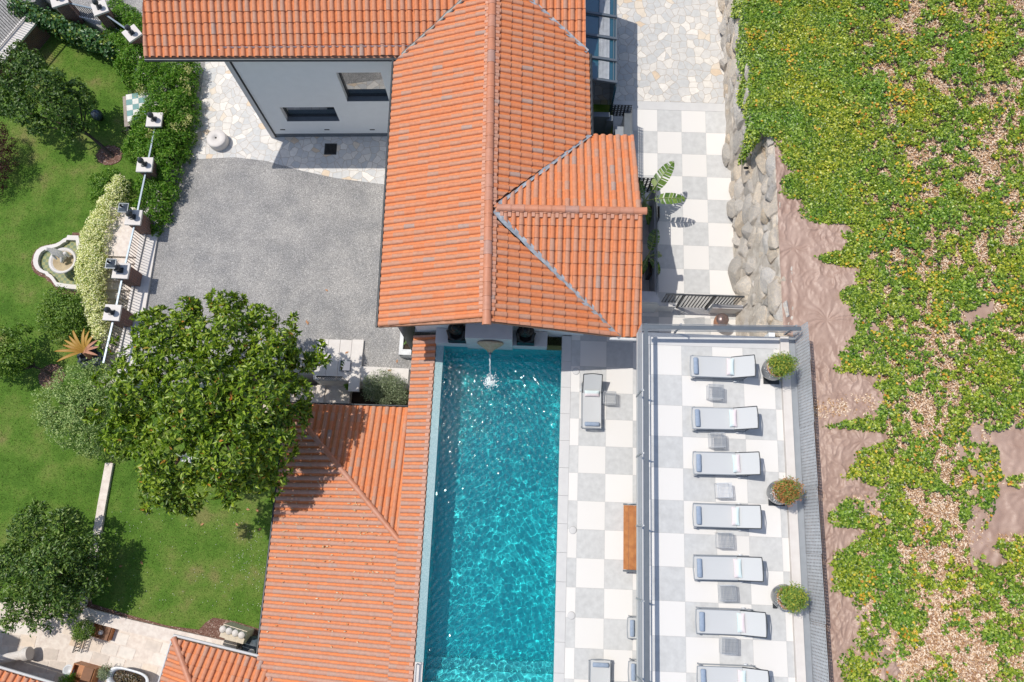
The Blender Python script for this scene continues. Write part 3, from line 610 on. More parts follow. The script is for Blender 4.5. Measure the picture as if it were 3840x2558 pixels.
# ---- low roof along the pool (pool_house)
low = thing('pool_house', 'low building under a long terracotta roof directly beside the pool edge', 'house', (-6, 0, -4))
pL = .325
def zL(x): return -.08+pL*(x+3.52)
roof_face('roof', low, (-4.45, -8), (0, 1), (1, 0), zL(-4.45)+.05, pL, 15.7, .95, [[(-4.45, -8), (-4.45, 7.45), (-3.52, 7.45), (-3.52, -8)]], tp=.265, tl=.34, closures=((-3.52, -8), (-3.52, 6.3), .12), m='tile_old')
hx, hy = -9.62, 4.93
hp = Vector((-4.40, -.02))
roof_face('roof', low, (hx, -9), (0, 1), (1, 0), zL(hx), pL, 15.5, 5.3, [[(hx, -9), (hx, hy), (-4.42, hy-5.2), (-4.42, -9)]], tp=.265, tl=.38, m='tile_old')
roof_face('roof', low, (-4.4, hy), (-1, 0), (0, -1), zL(hx), pL, 5.6, 5.3, [[(-4.42, hy), (hx, hy), (-4.42, hy-5.2)]], tp=.265, tl=.38)
ridge_line('hip_tiles', low, (hx+.05, hy-.05, zL(hx)+.05), (-4.42, hy-5.15, zL(-4.45)+.06), .11, .4)
b = MB(); b.tube([(hx-.06, -9, zL(hx)-.05), (hx-.06, hy+.05, zL(hx)-.05), (-4.45, hy+.06, zL(hx)-.05)], .05, 8); b.build('gutter', MT['dark_metal'], low)
b = MB(); b.prism([(hx+.45, -9), (-4.55, -9), (-4.55, hy-.45), (hx+.45, hy-.45)], -7, zL(hx)-.12); b.prism([(-4.5, -9), (-3.52, -9), (-3.52, 7.2), (-4.5, 7.2)], -7, lambda x, y: zL(x)-.25)
b.build('wall', MT['white_wall'], low)
# ---- small hipped roof at the court, turned against the others
shed = thing('garden_building', 'small hipped terracotta roof between the stone court and the long roof', 'house', (-12, -6, -4))
zs_ = -2.05; h0 = at(652, 2392, zs_); h1 = at(1005, 2478, zs_); ds = Vector((h1.x-h0.x, h1.y-h0.y)).normalized(); us = Vector((ds.y, -ds.x))
hA = Vector((h0.x, h0.y)); hB = Vector((h1.x, h1.y)); K = 4.0; zk = lambda s_: zs_+.33*s_
roof_face('roof', shed, tuple(hB+ds*1.2), -ds, us, zs_, .33, 6.2, K, [[tuple(hA), tuple(hB), tuple(hB+(ds*.75+us)*2.3), tuple(hA+(ds+us)*K)]], tp=.265, tl=.38)
roof_face('roof', shed, tuple(hA), us, ds, zs_, .33, 6.0, K, [[tuple(hA), tuple(hA+us*5.5), tuple(hA+us*5.5+ds*K), tuple(hA+(ds+us)*K)]], tp=.265, tl=.38)
ridge_line('hip_tiles', shed, (hA.x, hA.y, zs_+.05), (*(hA+(ds+us)*K), zs_+.33*K+.05), .12, .4)
b = MB(); b.tube([(*(hA-us*.08-ds*.05), zs_-.02), (*(hB-us*.08), zs_-.02)], .055, 8); b.tube([(*(hA-ds*.06), zs_-.02), (*(hA+us*5.5-ds*.06), zs_-.02)], .04, 8); b.build('gutter', MT['pale_grey'], shed)
valley_strip(shed, (hB.x-.05, hB.y, zs_+.06), (*(hB+(ds*.75+us)*2.4), zs_+.8), .26)
b = MB(); b.prism([tuple(hA+(ds+us)*.5), tuple(hB+us*.5), tuple(hB+us*5), tuple(hA+us*5+ds*.3)], -7, zs_-.1); b.build('wall', MT['travertine'], shed)
# ---- corner of the roof at the lower left edge, and the tall neighbour that shades the court
r2 = thing('court_porch', 'corner of a terracotta roof with a pale gutter at the lower left of the court', 'house', (-19, -7, -4))
z2 = -3.2; k0 = at(-60, 2492, z2); k1 = at(190, 2566, z2); d2 = Vector((k1.x-k0.x, k1.y-k0.y)).normalized(); u2 = Vector((d2.y, -d2.x)); K0 = Vector((k0.x, k0.y)); K1 = Vector((k1.x, k1.y))
roof_face('roof', r2, tuple(K1+d2*1), -d2, u2, z2, .33, 6, 2.5, [[tuple(K0-d2*2), tuple(K1+d2*.8), tuple(K1+u2*2.5+d2*.8), tuple(K0+u2*2.5-d2*2)]], tp=.265)
b = MB(); b.tube([(*(K0-u2*.07-d2*2), z2), (*(K1-u2*.07+d2*.8), z2)], .055, 8); b.build('gutter', MT['pale_grey'], r2)
b = MB(); b.prism([tuple(K0+u2*.7-d2*2), tuple(K1+u2*.7+d2*.7), tuple(K1+u2*2.4+d2*.7), tuple(K0+u2*2.4-d2*2)], -7, z2-.1); b.build('wall', MT['travertine'], r2)
mark = names()
# ================================================================ courtyard things
def fence_pillar(cx, cy, rz, label, base=-.3, cap=.62):
    o = thing('brick_pillar', label, 'pillar', (cx, cy, base), 'brick pillars with stone caps and ball finials')
    b = MB(); b.box((cx, cy, (base+1.12)/2), (.5, .5, 1.12-base), rz); b.build('brick_shaft', MT['brick'], o)
    b = MB(); b.box((cx, cy, 1.16), (cap, cap, .09), rz); b.build('stone_cap', MT['white_stone'], o, .01)
    b = MB(); b.box((cx, cy, 1.235), (.2, .2, .06), rz); b.lathe([(.075, 1.26), (.045, 1.31), (.04, 1.38), (.06, 1.40), (.10, 1.45), (.118, 1.53), (.10, 1.61), (.05, 1.66), (.001, 1.675)], (cx, cy, 0), 18); b.build('ball_finial', MT['dark_metal'], o)
    return o
pc = [((373, 28), .45, 'brick pillar with square cap nearest the top edge of the photo, beside the ivy hedge'), ((494, 124), .75, 'brick pillar with its cap turned like a diamond, west of the north wing roof'), ((578, 448), .03, 'brick pillar rising from the dark hedge below the chess table'),
      ((542, 617), .03, 'brick pillar in the hedge east of the ringed mulch bed and leaning tree'), ((500, 815), .0, 'brick pillar at the head of the garden steps, beside the upper lantern'),
      ((453, 1015), -.02, 'brick pillar beside the lower lantern, with a finial shadow on its cap'), ((420, 1172), -.02, 'southernmost brick pillar, just north of the magnolia tree')]
PIL = []
for (px, py), rz, lab in pc:
    p = at(px, py, 1.2); fence_pillar(p.x, p.y, rz, lab); PIL.append(p)
p = at(230, 6, 1.0); fence_pillar(p.x, p.y, .4, 'mostly cropped brick pillar at the top edge above the ivy hedge', cap=.7)
PIL0 = p
def railing(a, b_, label, group='iron railings between the brick pillars', h=1.0, zb=.14, sp=.105, wall=True):
    a = Vector((a[0], a[1], 0)); b_ = Vector((b_[0], b_[1], 0)); d = (b_-a).normalized(); o = thing('railing', label, 'railing', (a.x, a.y, 0), group)
    m = MB(); m.bar(a+Vector((0, 0, h)), b_+Vector((0, 0, h)), .065, .04); m.build('handrail', MT['blue_rail'], o)
    m = MB(); m.bar(a+Vector((0, 0, zb)), b_+Vector((0, 0, zb)), .07, .05); m.build('bottom_rail', MT['white_stone'], o)
    L = (b_-a).length; n = int(L/sp); m = MB()
    for i in range(1, n): p = a+d*(L*i/n); m.bar(p+Vector((0, 0, zb)), p+Vector((0, 0, h)), .018, .018)
    m.build('bars', MT['black'], o)
rl = ['railing between the two pillars in the hedge by the chess table', 'railing through the hedge north of the upper lantern pillar', 'long railing between the two lantern pillars above the steps', 'railing beside the lower flight of garden steps', 'southern railing that runs under the magnolia crown']
pts = [PIL[2], PIL[3], PIL[4], PIL[5], PIL[6], Vector((-15.62, 5.4, 0))]
for i in range(5):
    a, c = pts[i], pts[i+1]; d = Vector((c.x-a.x, c.y-a.y)).normalized()*.26; railing((a.x+d.x, a.y+d.y), (c.x-d.x, c.y-d.y), rl[i])
d = Vector((PIL[0].x-PIL0.x, PIL[0].y-PIL0.y)).normalized()*.3; railing((PIL0.x+d.x, PIL0.y+d.y), (PIL[0].x-d.x, PIL[0].y-d.y), 'railing along the top of the ivy hedge in the upper left corner')
railing((PIL[0].x+.2, PIL[0].y-.2), (PIL[1].x-.2, PIL[1].y+.2), 'short railing between the two upper left pillars, mostly in foliage')
# wall under the fence, with a pale coping
o = thing('fence_wall', 'white retaining wall with a pale flat coping under the railings', 'wall', (-15.3, 10, -4)); b = MB(); m = MB()
fl = [(-14.95, 5.1), (-14.95, 15.9), (-16.3, 18.7), (-18.1, 20.5)]
for a, c in zip(fl[:-1], fl[1:]):
    a = Vector((*a, 0)); c = Vector((*c, 0)); d = (c-a).normalized(); n = Vector((d.y, -d.x, 0))
    P = [a+n*.05, c+n*.05, c-n*.6, a-n*.6]; b.prism([tuple(p[:2]) for p in P], -4.5, -.004); P = [a+n*.08, c+n*.08, c-n*.62, a-n*.62]; m.prism([tuple(p[:2]) for p in P], 0.0, .09)
b.build('wall', MT['white_wall'], o); m.build('coping', MT['white_stone'], o)
# steps going down between railing and jasmine
o = thing('garden_steps', 'flight of pale stone steps descending between the railing and the flowering hedge', 'steps', (-16.3, 9, -4)); b = MB()
b.box((-16.3, 11.25, -2.1), (1.5, 2.1, 4.2)); b.box((-16.3, 6.4, (LZ+.02-4.5)/2), (1.5, 2.6, LZ+4.52))
for k in range(7): b.box((-16.3, 10.14-k*.33, (-.14*(k+1)-4.5)/2), (1.5, .33, 4.5-.14*(k+1)))
b.build('treads', MT['travertine'], o)
def lantern(px, py, label):
    p = at(px, py, 1.75); o = thing('lantern', label, 'lantern', (p.x, p.y, 0), 'square lanterns beside the pillars'); b = MB()
    b.box((p.x, p.y, .6), (.06, .06, 1.3)); b.box((p.x, p.y, 1.2), (.2, .2, .04)); b.build('post', MT['black'], o)
    b = MB(); b.box((p.x, p.y, 1.42), (.24, .24, .4), 0, 0, 1.2); b.build('glass_box', MT['glass'], o)
    b = MB(); b.box((p.x, p.y, 1.64), (.38, .38, .035)); b.box((p.x, p.y, 1.72), (.34, .34, .13), 0, 0, .35); b.build('metal_hood', MT['grey_metal'], o)
    b = MB(); b.lathe([(.05, 1.78), (.03, 1.84), (.045, 1.87), (.001, 1.93)], (p.x, p.y, 0), 12); b.build('finial', MT['black'], o)
lantern(457, 775, 'square metal lantern beside the pillar at the head of the steps'); lantern(410, 985, 'square metal lantern beside the lower pillar, with pale edged hood')
# millstone
p = at(810, 518, .38); o = thing('millstone', 'thick round white millstone with a central hole standing on the stone paving', 'millstone', (p.x, p.y, 0))
b = MB(); R_ = .40; b.lathe([(R_-.01, .01), (R_, .04), (R_+.005, .2), (R_, .37), (R_-.03, .40), (.045, .405), (.04, .36), (.001, .34)], (p.x, p.y, 0), 40); b.build('stone_drum', MT['white_stone'], o)
b = MB(); b.lathe([(.04, .408), (.001, .409)], (p.x, p.y, 0), 16); b.build('hole', MT['black'], o)
p = at(1240, 560, 0); o = thing('drain_cover', 'dark square metal drain cover set in the shaded stone paving', 'drain cover', (p.x, p.y, 0)); b = MB(); b.box((p.x, p.y, .018), (.5, .5, .02), .03); b.build('frame', MT['dark_metal'], o)
b = MB(); [b.box((p.x-.19+.055*i, p.y, .032), (.035, .42, .012), .03) for i in range(8)]; b.build('grate', MT['black'], o)
# planter trough at the corner by the roof
c0 = at(1503, 1225, .5); c1_ = at(1545, 1332, .5); o = thing('planter_trough', 'white square edged planter with trailing greenery beside the pool roof', 'planter', (c0.x, c1_.y, 0)); b = MB()
x0, x1, y0, y1 = c0.x, -4.36, c1_.y, 8.6
b.prism([(x0, y0), (x1, y0), (x1, y1), (x0, y1)], 0, .38); b.box((x0+.05+.02, (y0+y1)/2, .44), (.14, y1-y0, .12)); b.box(((x0+x1)/2, y0+.11, .438), (x1-x0+.006, .22, .125)); b.build('box', MT['white_wall'], o, .01)
b = MB(); b.box((x0+.31, (y0+.22+y1)/2, .39), (.33, y1-y0-.24, .03)); b.build('soil', MT['soil'], o)
n = 240; P = np.stack([RNG.uniform(x0+.16, x1, n), RNG.uniform(y0+.45, y1, n), RNG.uniform(.42, .6, n)], -1); leaves('foliage', P, RNG.normal(size=(n, 3))*[1, 1, .4], np.tile([0, 0, 1.], (n, 1))+RNG.normal(size=(n, 3))*.4, .09, .06, rnd_mat('trailing_leaf', [(0, (.10, .22, .05)), (1, (.22, .36, .10))], .5, .4, .2), o)
# landing, stair gate and sunken yard north of the low roof
o = thing('stone_landing', 'raised landing of long pale stone slabs beside the gravel with a square cover', 'landing', (-7.2, 6, -4)); b = MB()
x0, x1, y0, y1 = -8.06, -6.27, 5.52, 7.10
for i in range(4): b.box((x0+(x1-x0)*(i+.5)/4, (y0+y1)/2+(.03 if i == 3 else 0), .05), ((x1-x0)/4-.008, y1-y0, .1))
b.box((x1-.2, y0-.1, .11), (.42, .62, .14)); b.build('slabs', MT['white_stone'], o, .008)
b = MB(); b.prism([(x0+.03, y0-.02), (x1-.03, y0-.02), (x1-.03, y1-.03), (x0+.03, y1-.03)], -4.5, -.004); b.build('base', MT['travertine'], o)
p = at(1295, 1374, .12); b = MB(); b.box((p.x, p.y+.02, .115), (.42, .42, .03)); b.build('cover', MT['grey_metal'], o); b = MB(); b.box((p.x, p.y+.02, .133), (.36, .36, .012)); b.build('cover_glass', MT['glass'], o)
coping('yard_wall', [(-6.3, 5.80), (-4.47, 5.78)], .58, -4.5, .1, 'thick pale wall top between the gravel and the sunken yard', 'white_stone')
o = thing('stair_gate', 'small black iron gate with slanting bars at the top of the sunken stairs', 'gate', (-8, 5.3, -.5)); b = MB()
ga = at(1186, 1412, .6); gb = at(1286, 1414, .6)
b.bar((ga.x, ga.y, .6), (gb.x, gb.y, .6), .04, .03); b.bar((ga.x, ga.y, -.25), (gb.x, gb.y, -.25), .04, .03); b.build('frame', MT['black'], o)
b = MB(); [b.bar((ga.x+(gb.x-ga.x)*i/14, ga.y, -.25), (ga.x+(gb.x-ga.x)*i/14, ga.y, .6), .018, .018) for i in range(15)]; b.build('bars', MT['black'], o)
o = thing('sunken_stairs', 'shaded pale stone stairs leading down beside the olive tree yard', 'steps', (-8, 5, -4)); b = MB()
for k in range(9): b.box((-7.0-k*.32-1.0, 5.0-.05, (-.9-.2*k-4.5)/2), (.32, 1.1, 4.5-.9-.2*k))
b.box((-7.35, 5.0, -2.75), (1.0, 1.1, 3.6)); b.build('treads', MT['travertine'], o)
b = MB(); b.prism([(-12.4, 4.2), (-4.5, 4.2), (-4.5, 5.95), (-12.4, 5.95)], -4.5, -3.7); tagp(b.build('sunken_yard', MT['travertine']), kind='structure')
o = thing('yard_bed', 'dark soil bed with a timber edge in the sunken yard', 'flower bed', (-6, 5, -1.4)); b = MB(); b.prism([(-6.85, 4.75), (-4.52, 4.75), (-4.52, 5.48), (-6.85, 5.48)], -3.7, -1.3); b.build('soil', MT['soil'], o); b = MB(); b.box((-6.3, 4.78, -1.26), (1.0, .06, .1)); b.build('timber_edge', MT['wood'], o)
hom(mark)
# ================================================================ pool end: plinth, block, spout, sculptures, water jet
o = thing('fountain_wall', 'pale grey stone plinth and taller centre block at the head of the pool', 'fountain wall', (-1.4, 7.2, 0)); b = MB()
b.prism([(-3.5, 7.04), (.72, 7.04), (.72, 7.62), (-3.5, 7.62)], -.3, .4); b.build('plinth', MT['pale_grey'], o, .01)
b = MB(); b.prism([(-2.30, 6.99), (-.58, 6.99), (-.58, 8.2), (-2.30, 8.2)], -.25, 1.5); b.build('centre_block', MT['pale_grey'], o, .01)
b = MB(); b.prism([(-4.3, 7.64), (2.1, 7.64), (2.1, 8.2), (-4.3, 8.2)], -.3, 1.15); b.build('back_block', MT['render'], o)
o = thing('spout_bowl', 'round pale stone spout bowl facing the pool with water pouring from it', 'fountain spout', (-1.39, 7, .9)); b = MB()
b.lathe([(.47, 0), (.49, .03), (.47, .07), (.36, .14), (.2, .24), (.12, .30), (.09, .36), (.001, .36)], (-1.39, 6.99, .92), 36, axis=(0, -1, -.12)); b.build('bowl', mat('sandstone', (.52, .42, .28), (.42, .33, .21), 9, .7, bsc=30), o)
b = MB(); b.tube([(-1.39, 6.66, .87), (-1.39, 6.56, .84)], .05, 12); b.build('nozzle', MT['grey_metal'], o)
m, t, bs = nodes('falling_water'); bs.inputs['Base Color'].default_value = (.85, .95, .97, 1); bs.inputs['Roughness'].default_value = .15; bs.inputs['Transmission Weight'].default_value = .45; bump(t, bs, noise(t, 40), .02); MT['jet'] = m
b = MB(); pp = []
for k in range(15): s_ = k/14; pp.append((-1.39+.04*s_+.012*math.sin(k*2.2), 6.56-.84*s_**.8, .84-.91*s_**2))
b.tube(pp, [.035-.012*math.sin(k*1.3)**2 for k in range(15)], 8); o = b.build('water_jet', m); tagp(o, 'thin white water jet falling from the stone spout into the pool', 'water jet')
m, t, bs = nodes('foam'); bs.inputs['Base Color'].default_value = (.9, .95, .95, 1); bs.inputs['Roughness'].default_value = .5; MT['foam'] = m
n = 900; rr_ = np.abs(RNG.normal(0, .13, n)); aa = RNG.uniform(0, 6.28, n); P = np.stack([-1.36+rr_*np.cos(aa), 5.74+rr_*np.sin(aa), -.045+.05*np.exp(-rr_*9)+RNG.uniform(0, .02, n)], -1)
o = leaves('splash', P, RNG.normal(size=(n, 3)), np.tile([0, 0, 1.], (n, 1)), .035, .03, m); tagp(o, 'white foam splash where the falling jet hits the pool', 'splash', kind='stuff')
def sculpture(cx, label):
    o = thing('dark_sculpture', label, 'sculpture', (cx, 7.3, .4), 'dark sculptures at the pool head'); b = MB(); b.box((cx, 7.3, .62), (.66, .5, .44)); b.build('base', MT['black'], o, .02)
    b = MB(); b.ball((cx, 7.42, 1.1), .33, 0, 20, (1, .7, .9)); b.ball((cx, 7.36, 1.5), .17, 0, 16, (.9, 1, 1.15)); b.tube([(cx-.3, 7.36, 1.15), (cx-.24, 7.12, .98), (cx-.05, 7.06, .92)], [.08, .065, .05]); b.tube([(cx+.3, 7.36, 1.15), (cx+.24, 7.12, .98), (cx+.05, 7.06, .92)], [.08, .065, .05]); b.build('figure', MT['black'], o)
sculpture(-2.66, 'dark glossy sculpture on a square base left of the spout bowl'); sculpture(-.1, 'dark glossy sculpture on a square base right of the spout bowl')
o = thing('pool_handrail', 'short pale metal frame standing on the pool edge at the lower left of the water', 'handrail', (-3.3, -4.7, 0)); b = MB()
b.tube([(-3.42, -4.3, 0), (-3.42, -4.3, .25), (-3.25, -4.2, .3), (-3.25, -5.6, .3)], .02, 8); b.tube([(-3.42, -4.3, .25), (-3.42, -5.6, .25)], .02, 8); b.build('frame', MT['light_metal'], o); b = MB(); b.box((-3.36, -5, -.0), (.28, 1.5, .06)); b.build('base_plate', MT['white_stone'], o)
for k, (x, y) in enumerate(((1.85, 6.23), (1.85, .39), (1.86, -2.51))):
    o = thing('skimmer_lid', ('round pale skimmer lid nearest the sculptures on the pool deck', 'round pale skimmer lid level with the wooden bench', 'southernmost round pale skimmer lid near the lower loungers')[k], 'skimmer lid', (x, y, 0), 'round lids set in the pool deck'); b = MB(); b.lathe([(.125, .004), (.125, .012), (.115, .014), (.001, .014)], (x, y, 0), 32); b.build('lid', MT['pale_grey'], o)
    b = MB(); b.lathe([(.137, .003), (.137, .0095), (.126, .0096)], (x, y, 0), 32); b.build('rim', MT['grout'], o)
# ================================================================ loungers
def make_lounger():
    o = thing('sun_lounger', 'x', 'sun lounger', (0, 0, 0), 'grey sling sun loungers by the pool'); H = .33
    b = MB(); W_ = .33
    for s in (-1, 1):
        b.tube([(.02, s*W_, H), (1.32, s*W_, H)], .02, 8); b.bar((0.06, s*.37, .12), (1.75, s*.37, .12), .03, .045)
    b.tube([(.02, -W_, H), (0, 0, H+.0), (.02, W_, H)], .018, 8); b.bar((1.32, -W_, H), (1.32, W_, H), .03, .03); b.build('frame', MT['light_metal'], o)
    for x in (.1, 1.68):
        for s in (-1, 1): q_ = MB(); q_.bar((x, s*.37, 0), (x, s*.36, .32 if x < 1 else .16), .035, .035); q_.build('leg', MT['light_metal'], o)
    n = 9; b = MB(); vs = []
    for i in range(n):
        x = .04+1.28*i/(n-1)
        for j in range(7): y = -.325+.65*j/6; vs.append((x, y, H+.018-.018*(1-(abs(j-3)/3)**2)*math.sin(math.pi*i/(n-1))))
    b.add(vs, [(i*7+j, i*7+j+1, (i+1)*7+j+1, (i+1)*7+j) for i in range(n-1) for j in range(6)], 0, True); b.build('sling_seat', MT['fabric'], o)
    b = MB(); vs = []; ang = math.radians(33)
    for i in range(6):
        s_ = .74*i/5
        for j in range(7): y = (-.33+.66*j/6); vs.append((1.33+s_*math.cos(ang), y, H+.02+s_*math.sin(ang)-.012*(1-(abs(j-3)/3)**2)))
    b.add(vs, [(i*7+j, i*7+j+1, (i+1)*7+j+1, (i+1)*7+j) for i in range(5) for j in range(6)], 0, True); bk = b.build('backrest', MT['fabric'], o)
    b = MB(); ex = 1.33+.74*math.cos(ang); ez = H+.02+.74*math.sin(ang)
    for s in (-1, 1): b.tube([(1.33, s*.345, H), (ex, s*.345, ez)], .016, 8); b.tube([(1.72, s*.345, .15), (1.33+.5*math.cos(ang), s*.345, H+.5*math.sin(ang)-.01)], .012, 6)
    b.tube([(ex, -.345, ez), (ex+.03, 0, ez+.01), (ex, .345, ez)], .016, 8); b.build('back_frame', MT['dark_metal'], bk)
    for s in (-1, 1): q_ = MB(); q_.lathe([(.06, -.015), (.06, .015)], (1.5, s*.40, .06), 18, axis=(0, 1, 0)); q_.build('wheel', MT['white_wire'], o)
    return o
def m_pillow():
    m, t, b = nodes('zigzag_pillow'); tc = t.nodes.new('ShaderNodeTexCoord'); sx = t.nodes.new('ShaderNodeSeparateXYZ'); t.links.new(tc.outputs['Object'], sx.inputs[0])
    tri = N(t, 'ShaderNodeMath', operation='PINGPONG'); tri.inputs[1].default_value = .02; t.links.new(sx.outputs[1], tri.inputs[0])
    a = N(t, 'ShaderNodeMath', operation='ADD'); t.links.new(sx.outputs[0], a.inputs[0]); t.links.new(tri.outputs[0], a.inputs[1])
    f = N(t, 'ShaderNodeMath', operation='PINGPONG'); f.inputs[1].default_value = .02; t.links.new(a.outputs[0], f.inputs[0]); g = N(t, 'ShaderNodeMath', operation='MULTIPLY'); g.inputs[1].default_value = 50; t.links.new(f.outputs[0], g.inputs[0])
    tint = ramp(t, sx.outputs[0], [(0, (.62, .34, .36)), (.5, (.62, .34, .36)), (.53, (.30, .56, .56)), (1, (.30, .56, .56))]); mm = N(t, 'ShaderNodeMath', operation='ADD'); mm.inputs[1].default_value = .5
    c = mixc(t, g.outputs[0], (.80, .79, .77), ramp(t, mm.outputs[0], [(.46, (.64, .46, .48)), (.54, (.42, .62, .62))])); t.links.new(sx.outputs[0], mm.inputs[0])
    t.links.new(c, b.inputs['Base Color']); b.inputs['Roughness'].default_value = .9; return m
MT['pillow'] = m_pillow()
def make_pillow():
    mb = MB(); vs = []; nx, ny = 9, 15
    for side in (1, -1):
        for i in range(nx):
            for j in range(ny):
                a = -1+2*i/(nx-1); c = -1+2*j/(ny-1); k = (1-abs(a)**3)*(1-abs(c)**5); px = .115*a*(1-.10*(1-a*a)*0-.08*(1-abs(c)**2)*abs(a)); vs.append((px, .275*c*(1-.04*(1-a*a)), side*.055*k**.6+.0))
    f = []
    for s_ in (0, 1):
        for i in range(nx-1):
            for j in range(ny-1): q_ = (i*ny+j, i*ny+j+1, (i+1)*ny+j+1, (i+1)*ny+j); q_ = tuple(v+s_*nx*ny for v in q_); f.append(q_ if s_ else q_[::-1])
    mb.add(vs, f, 0, True); return mb.build('pillow', MT['pillow'])
def make_roll():
    mb = MB(); mb.lathe([(.001, -.27), (.05, -.27), (.065, -.255), (.068, -.1), (.064, .1), (.067, .25), (.05, .27), (.001, .27)], (0, 0, 0), 20, axis=(0, 1, 0), sx=1, sy=1)
    return mb.build('headrest_cushion', MT['blue_cloth'])
L0, P0_, R0 = make_lounger(), make_pillow(), make_roll(); used = [0, 0, 0]
def dup(src, k):
    if not used[k]: used[k] = 1; return src
    return copy_tree(src)
def place(x, y, z, rot, lab, plab, rlab, pillow=True, flip=0, jit=0):
    o = dup(L0, 0); o.location = (x, y, z); o.rotation_euler = (0, 0, rot); o['label'] = lab; c, s = math.cos(rot), math.sin(rot); f = lambda a, b_: (x+a*c-b_*s, y+a*s+b_*c)
    if pillow:
        p_ = dup(P0_, 1); p_.location = (*f(1.30+jit, .01), z+.425); p_.rotation_euler = (0, -.28, rot+jit*.8+(math.pi if flip else 0)); p_['label'] = plab; p_['category'] = 'pillow'; p_['group'] = 'zigzag pillows on the sun loungers'
        if flip: p_.rotation_euler[1] = .28
    r_ = dup(R0, 2); r_.location = (*f(.17, 0), z+.405); r_.rotation_euler = (0, 0, rot-jit*.5); r_.scale = (1.15, 1, .8); r_['label'] = rlab; r_['category'] = 'cushion'; r_['group'] = 'blue grey cushions at the feet of the loungers'
tl_ = [(5.24, 5.62, 'first terrace lounger, next to the north railing and the yellow-green potted shrub', 0), (5.26, 3.93, 'second terrace lounger from the north railing, between two wire tables', 1), (5.27, 2.52, 'third terrace lounger from the north railing, just above the white wire table', 1),
       (5.24, .93, 'fourth terrace lounger, foot level with the wooden bench, beside the pot with reddish foliage', 0), (5.23, -.62, 'fifth terrace lounger from the north railing', 0), (5.27, -2.14, 'sixth terrace lounger, south of the third tall pot', 1), (5.28, -3.72, 'seventh terrace lounger, cut by the bottom edge', 0)]
on = ['first', 'second', 'third', 'fourth', 'fifth', 'sixth', 'seventh']
for i, (x, y, lab, fl_) in enumerate(tl_):
    place(x, y, TZ+.004, .01+random.uniform(-.012, .012), lab, f'white zigzag pillow on the {on[i]} terrace lounger counted from the north railing', f'blue grey cushion on the foot of the {on[i]} terrace lounger from the north railing', True, fl_, random.uniform(-.04, .04))
place(2.45, 4.02, .004, math.pi/2+.01, 'single lounger on the pool deck with its head toward the house', 'zigzag pillow on the single lounger north on the pool deck', 'blue grey cushion on the single lounger north on the pool deck')
place(2.86, -3.85, .004, -math.pi/2, 'lounger at the bottom edge of the pool deck with its foot toward the house', 'zigzag pillow outside view on the bottom deck lounger', 'blue grey cushion on the lounger at the bottom edge of the deck', False)
place(3.76, -2.80, .004, 0, 'lounger mostly hidden under the terrace, south of the wooden bench', '', 'blue grey cushion poking out from under the terrace south of the bench', False)
place(3.80, -4.20, .004, 0, 'lounger mostly hidden under the terrace at the bottom edge', '', 'blue grey cushion under the terrace edge at the bottom of the photo', False)
# wire tables
def make_table():
    o = thing('wire_table', 'x', 'side table', (0, 0, 0), 'cubic wire side tables between the loungers'); h = .44; r = .22; b = MB(); n = 11
    for i in range(n+1): t_ = -r+2*r*i/n; b.bar((t_, -r, h), (t_, r, h), .014, .008)
    for t_ in (-.12, 0, .12): b.bar((-r, t_, h-.008), (r, t_, h-.008), .006, .006)
    b.build('top', MT['light_metal'], o); b = MB()
    for i in range(n+1):
        t_ = -r+2*r*i/n
        for s in (-1, 1): b.bar((t_, s*r, 0), (t_, s*r, h), .006, .006); b.bar((s*r, t_, 0), (s*r, t_, h), .006, .006)
    n = 11
    for z in [.02+.14*k for k in range(4)]:
        for s in (-1, 1): b.bar((-r, s*r, z), (r, s*r, z), .006, .006); b.bar((s*r, -r, z), (s*r, r, z), .006, .006)
    b.build('cage', MT['white_wire'], o); return o
T0 = make_table(); first = True
for k, (x, y, lab) in enumerate([(6.04, 4.81, 'wire table between the first and second terrace loungers'), (6.06, 3.27, 'wire table between the second and third terrace loungers'), (6.22, 1.72, 'bright white wire table between the third and fourth terrace loungers'), (6.21, .22, 'wire table between the fourth and fifth terrace loungers'),
                                 (6.25, -1.31, 'wire table between the fifth and sixth terrace loungers'), (6.24, -2.8, 'wire table between the sixth and seventh terrace loungers'), (3.09, 5.21, 'wire table beside the single lounger on the pool deck'), (2.12, -4.95, 'pale side table cropped at the bottom edge of the pool deck')]):
    o = T0 if first else copy_tree(T0); first = False; o.location = (x, y, (TZ if k < 6 else 0)+.004); o.rotation_euler = (0, 0, random.uniform(-.04, .04)+.02); o['label'] = lab
    if k == 2:
        for c_ in o.children:
            if c_.name.startswith('top'): c_.data = c_.data.copy(); c_.data.materials[0] = MT['white_wire']
# wooden bench
o = thing('wooden_bench', 'orange brown slatted wooden bench with a grey metal frame, half under the terrace', 'bench', (4, .22, 0)); b = MB()
for i in range(5): b.box((3.70+.19*i, .225, .43), (.182, 2.2, .04))
b.build('slats', MT['wood'], o, .004)
b = MB(); b.box((4.06, 1.36, .405), (.92, .05, .05)); b.box((4.06, -.92, .405), (.92, .06, .05)); b.bar((3.7, 1.36, .40), (4.3, 1.44, .62), .03, .03); b.build('frame', MT['grey_metal'], o)
for x in (3.75, 4.4):
    for y_ in (1.3, -.85): b = MB(); b.box((x, y_, .2), (.05, .05, .4)); b.build('leg', MT['grey_metal'], o)
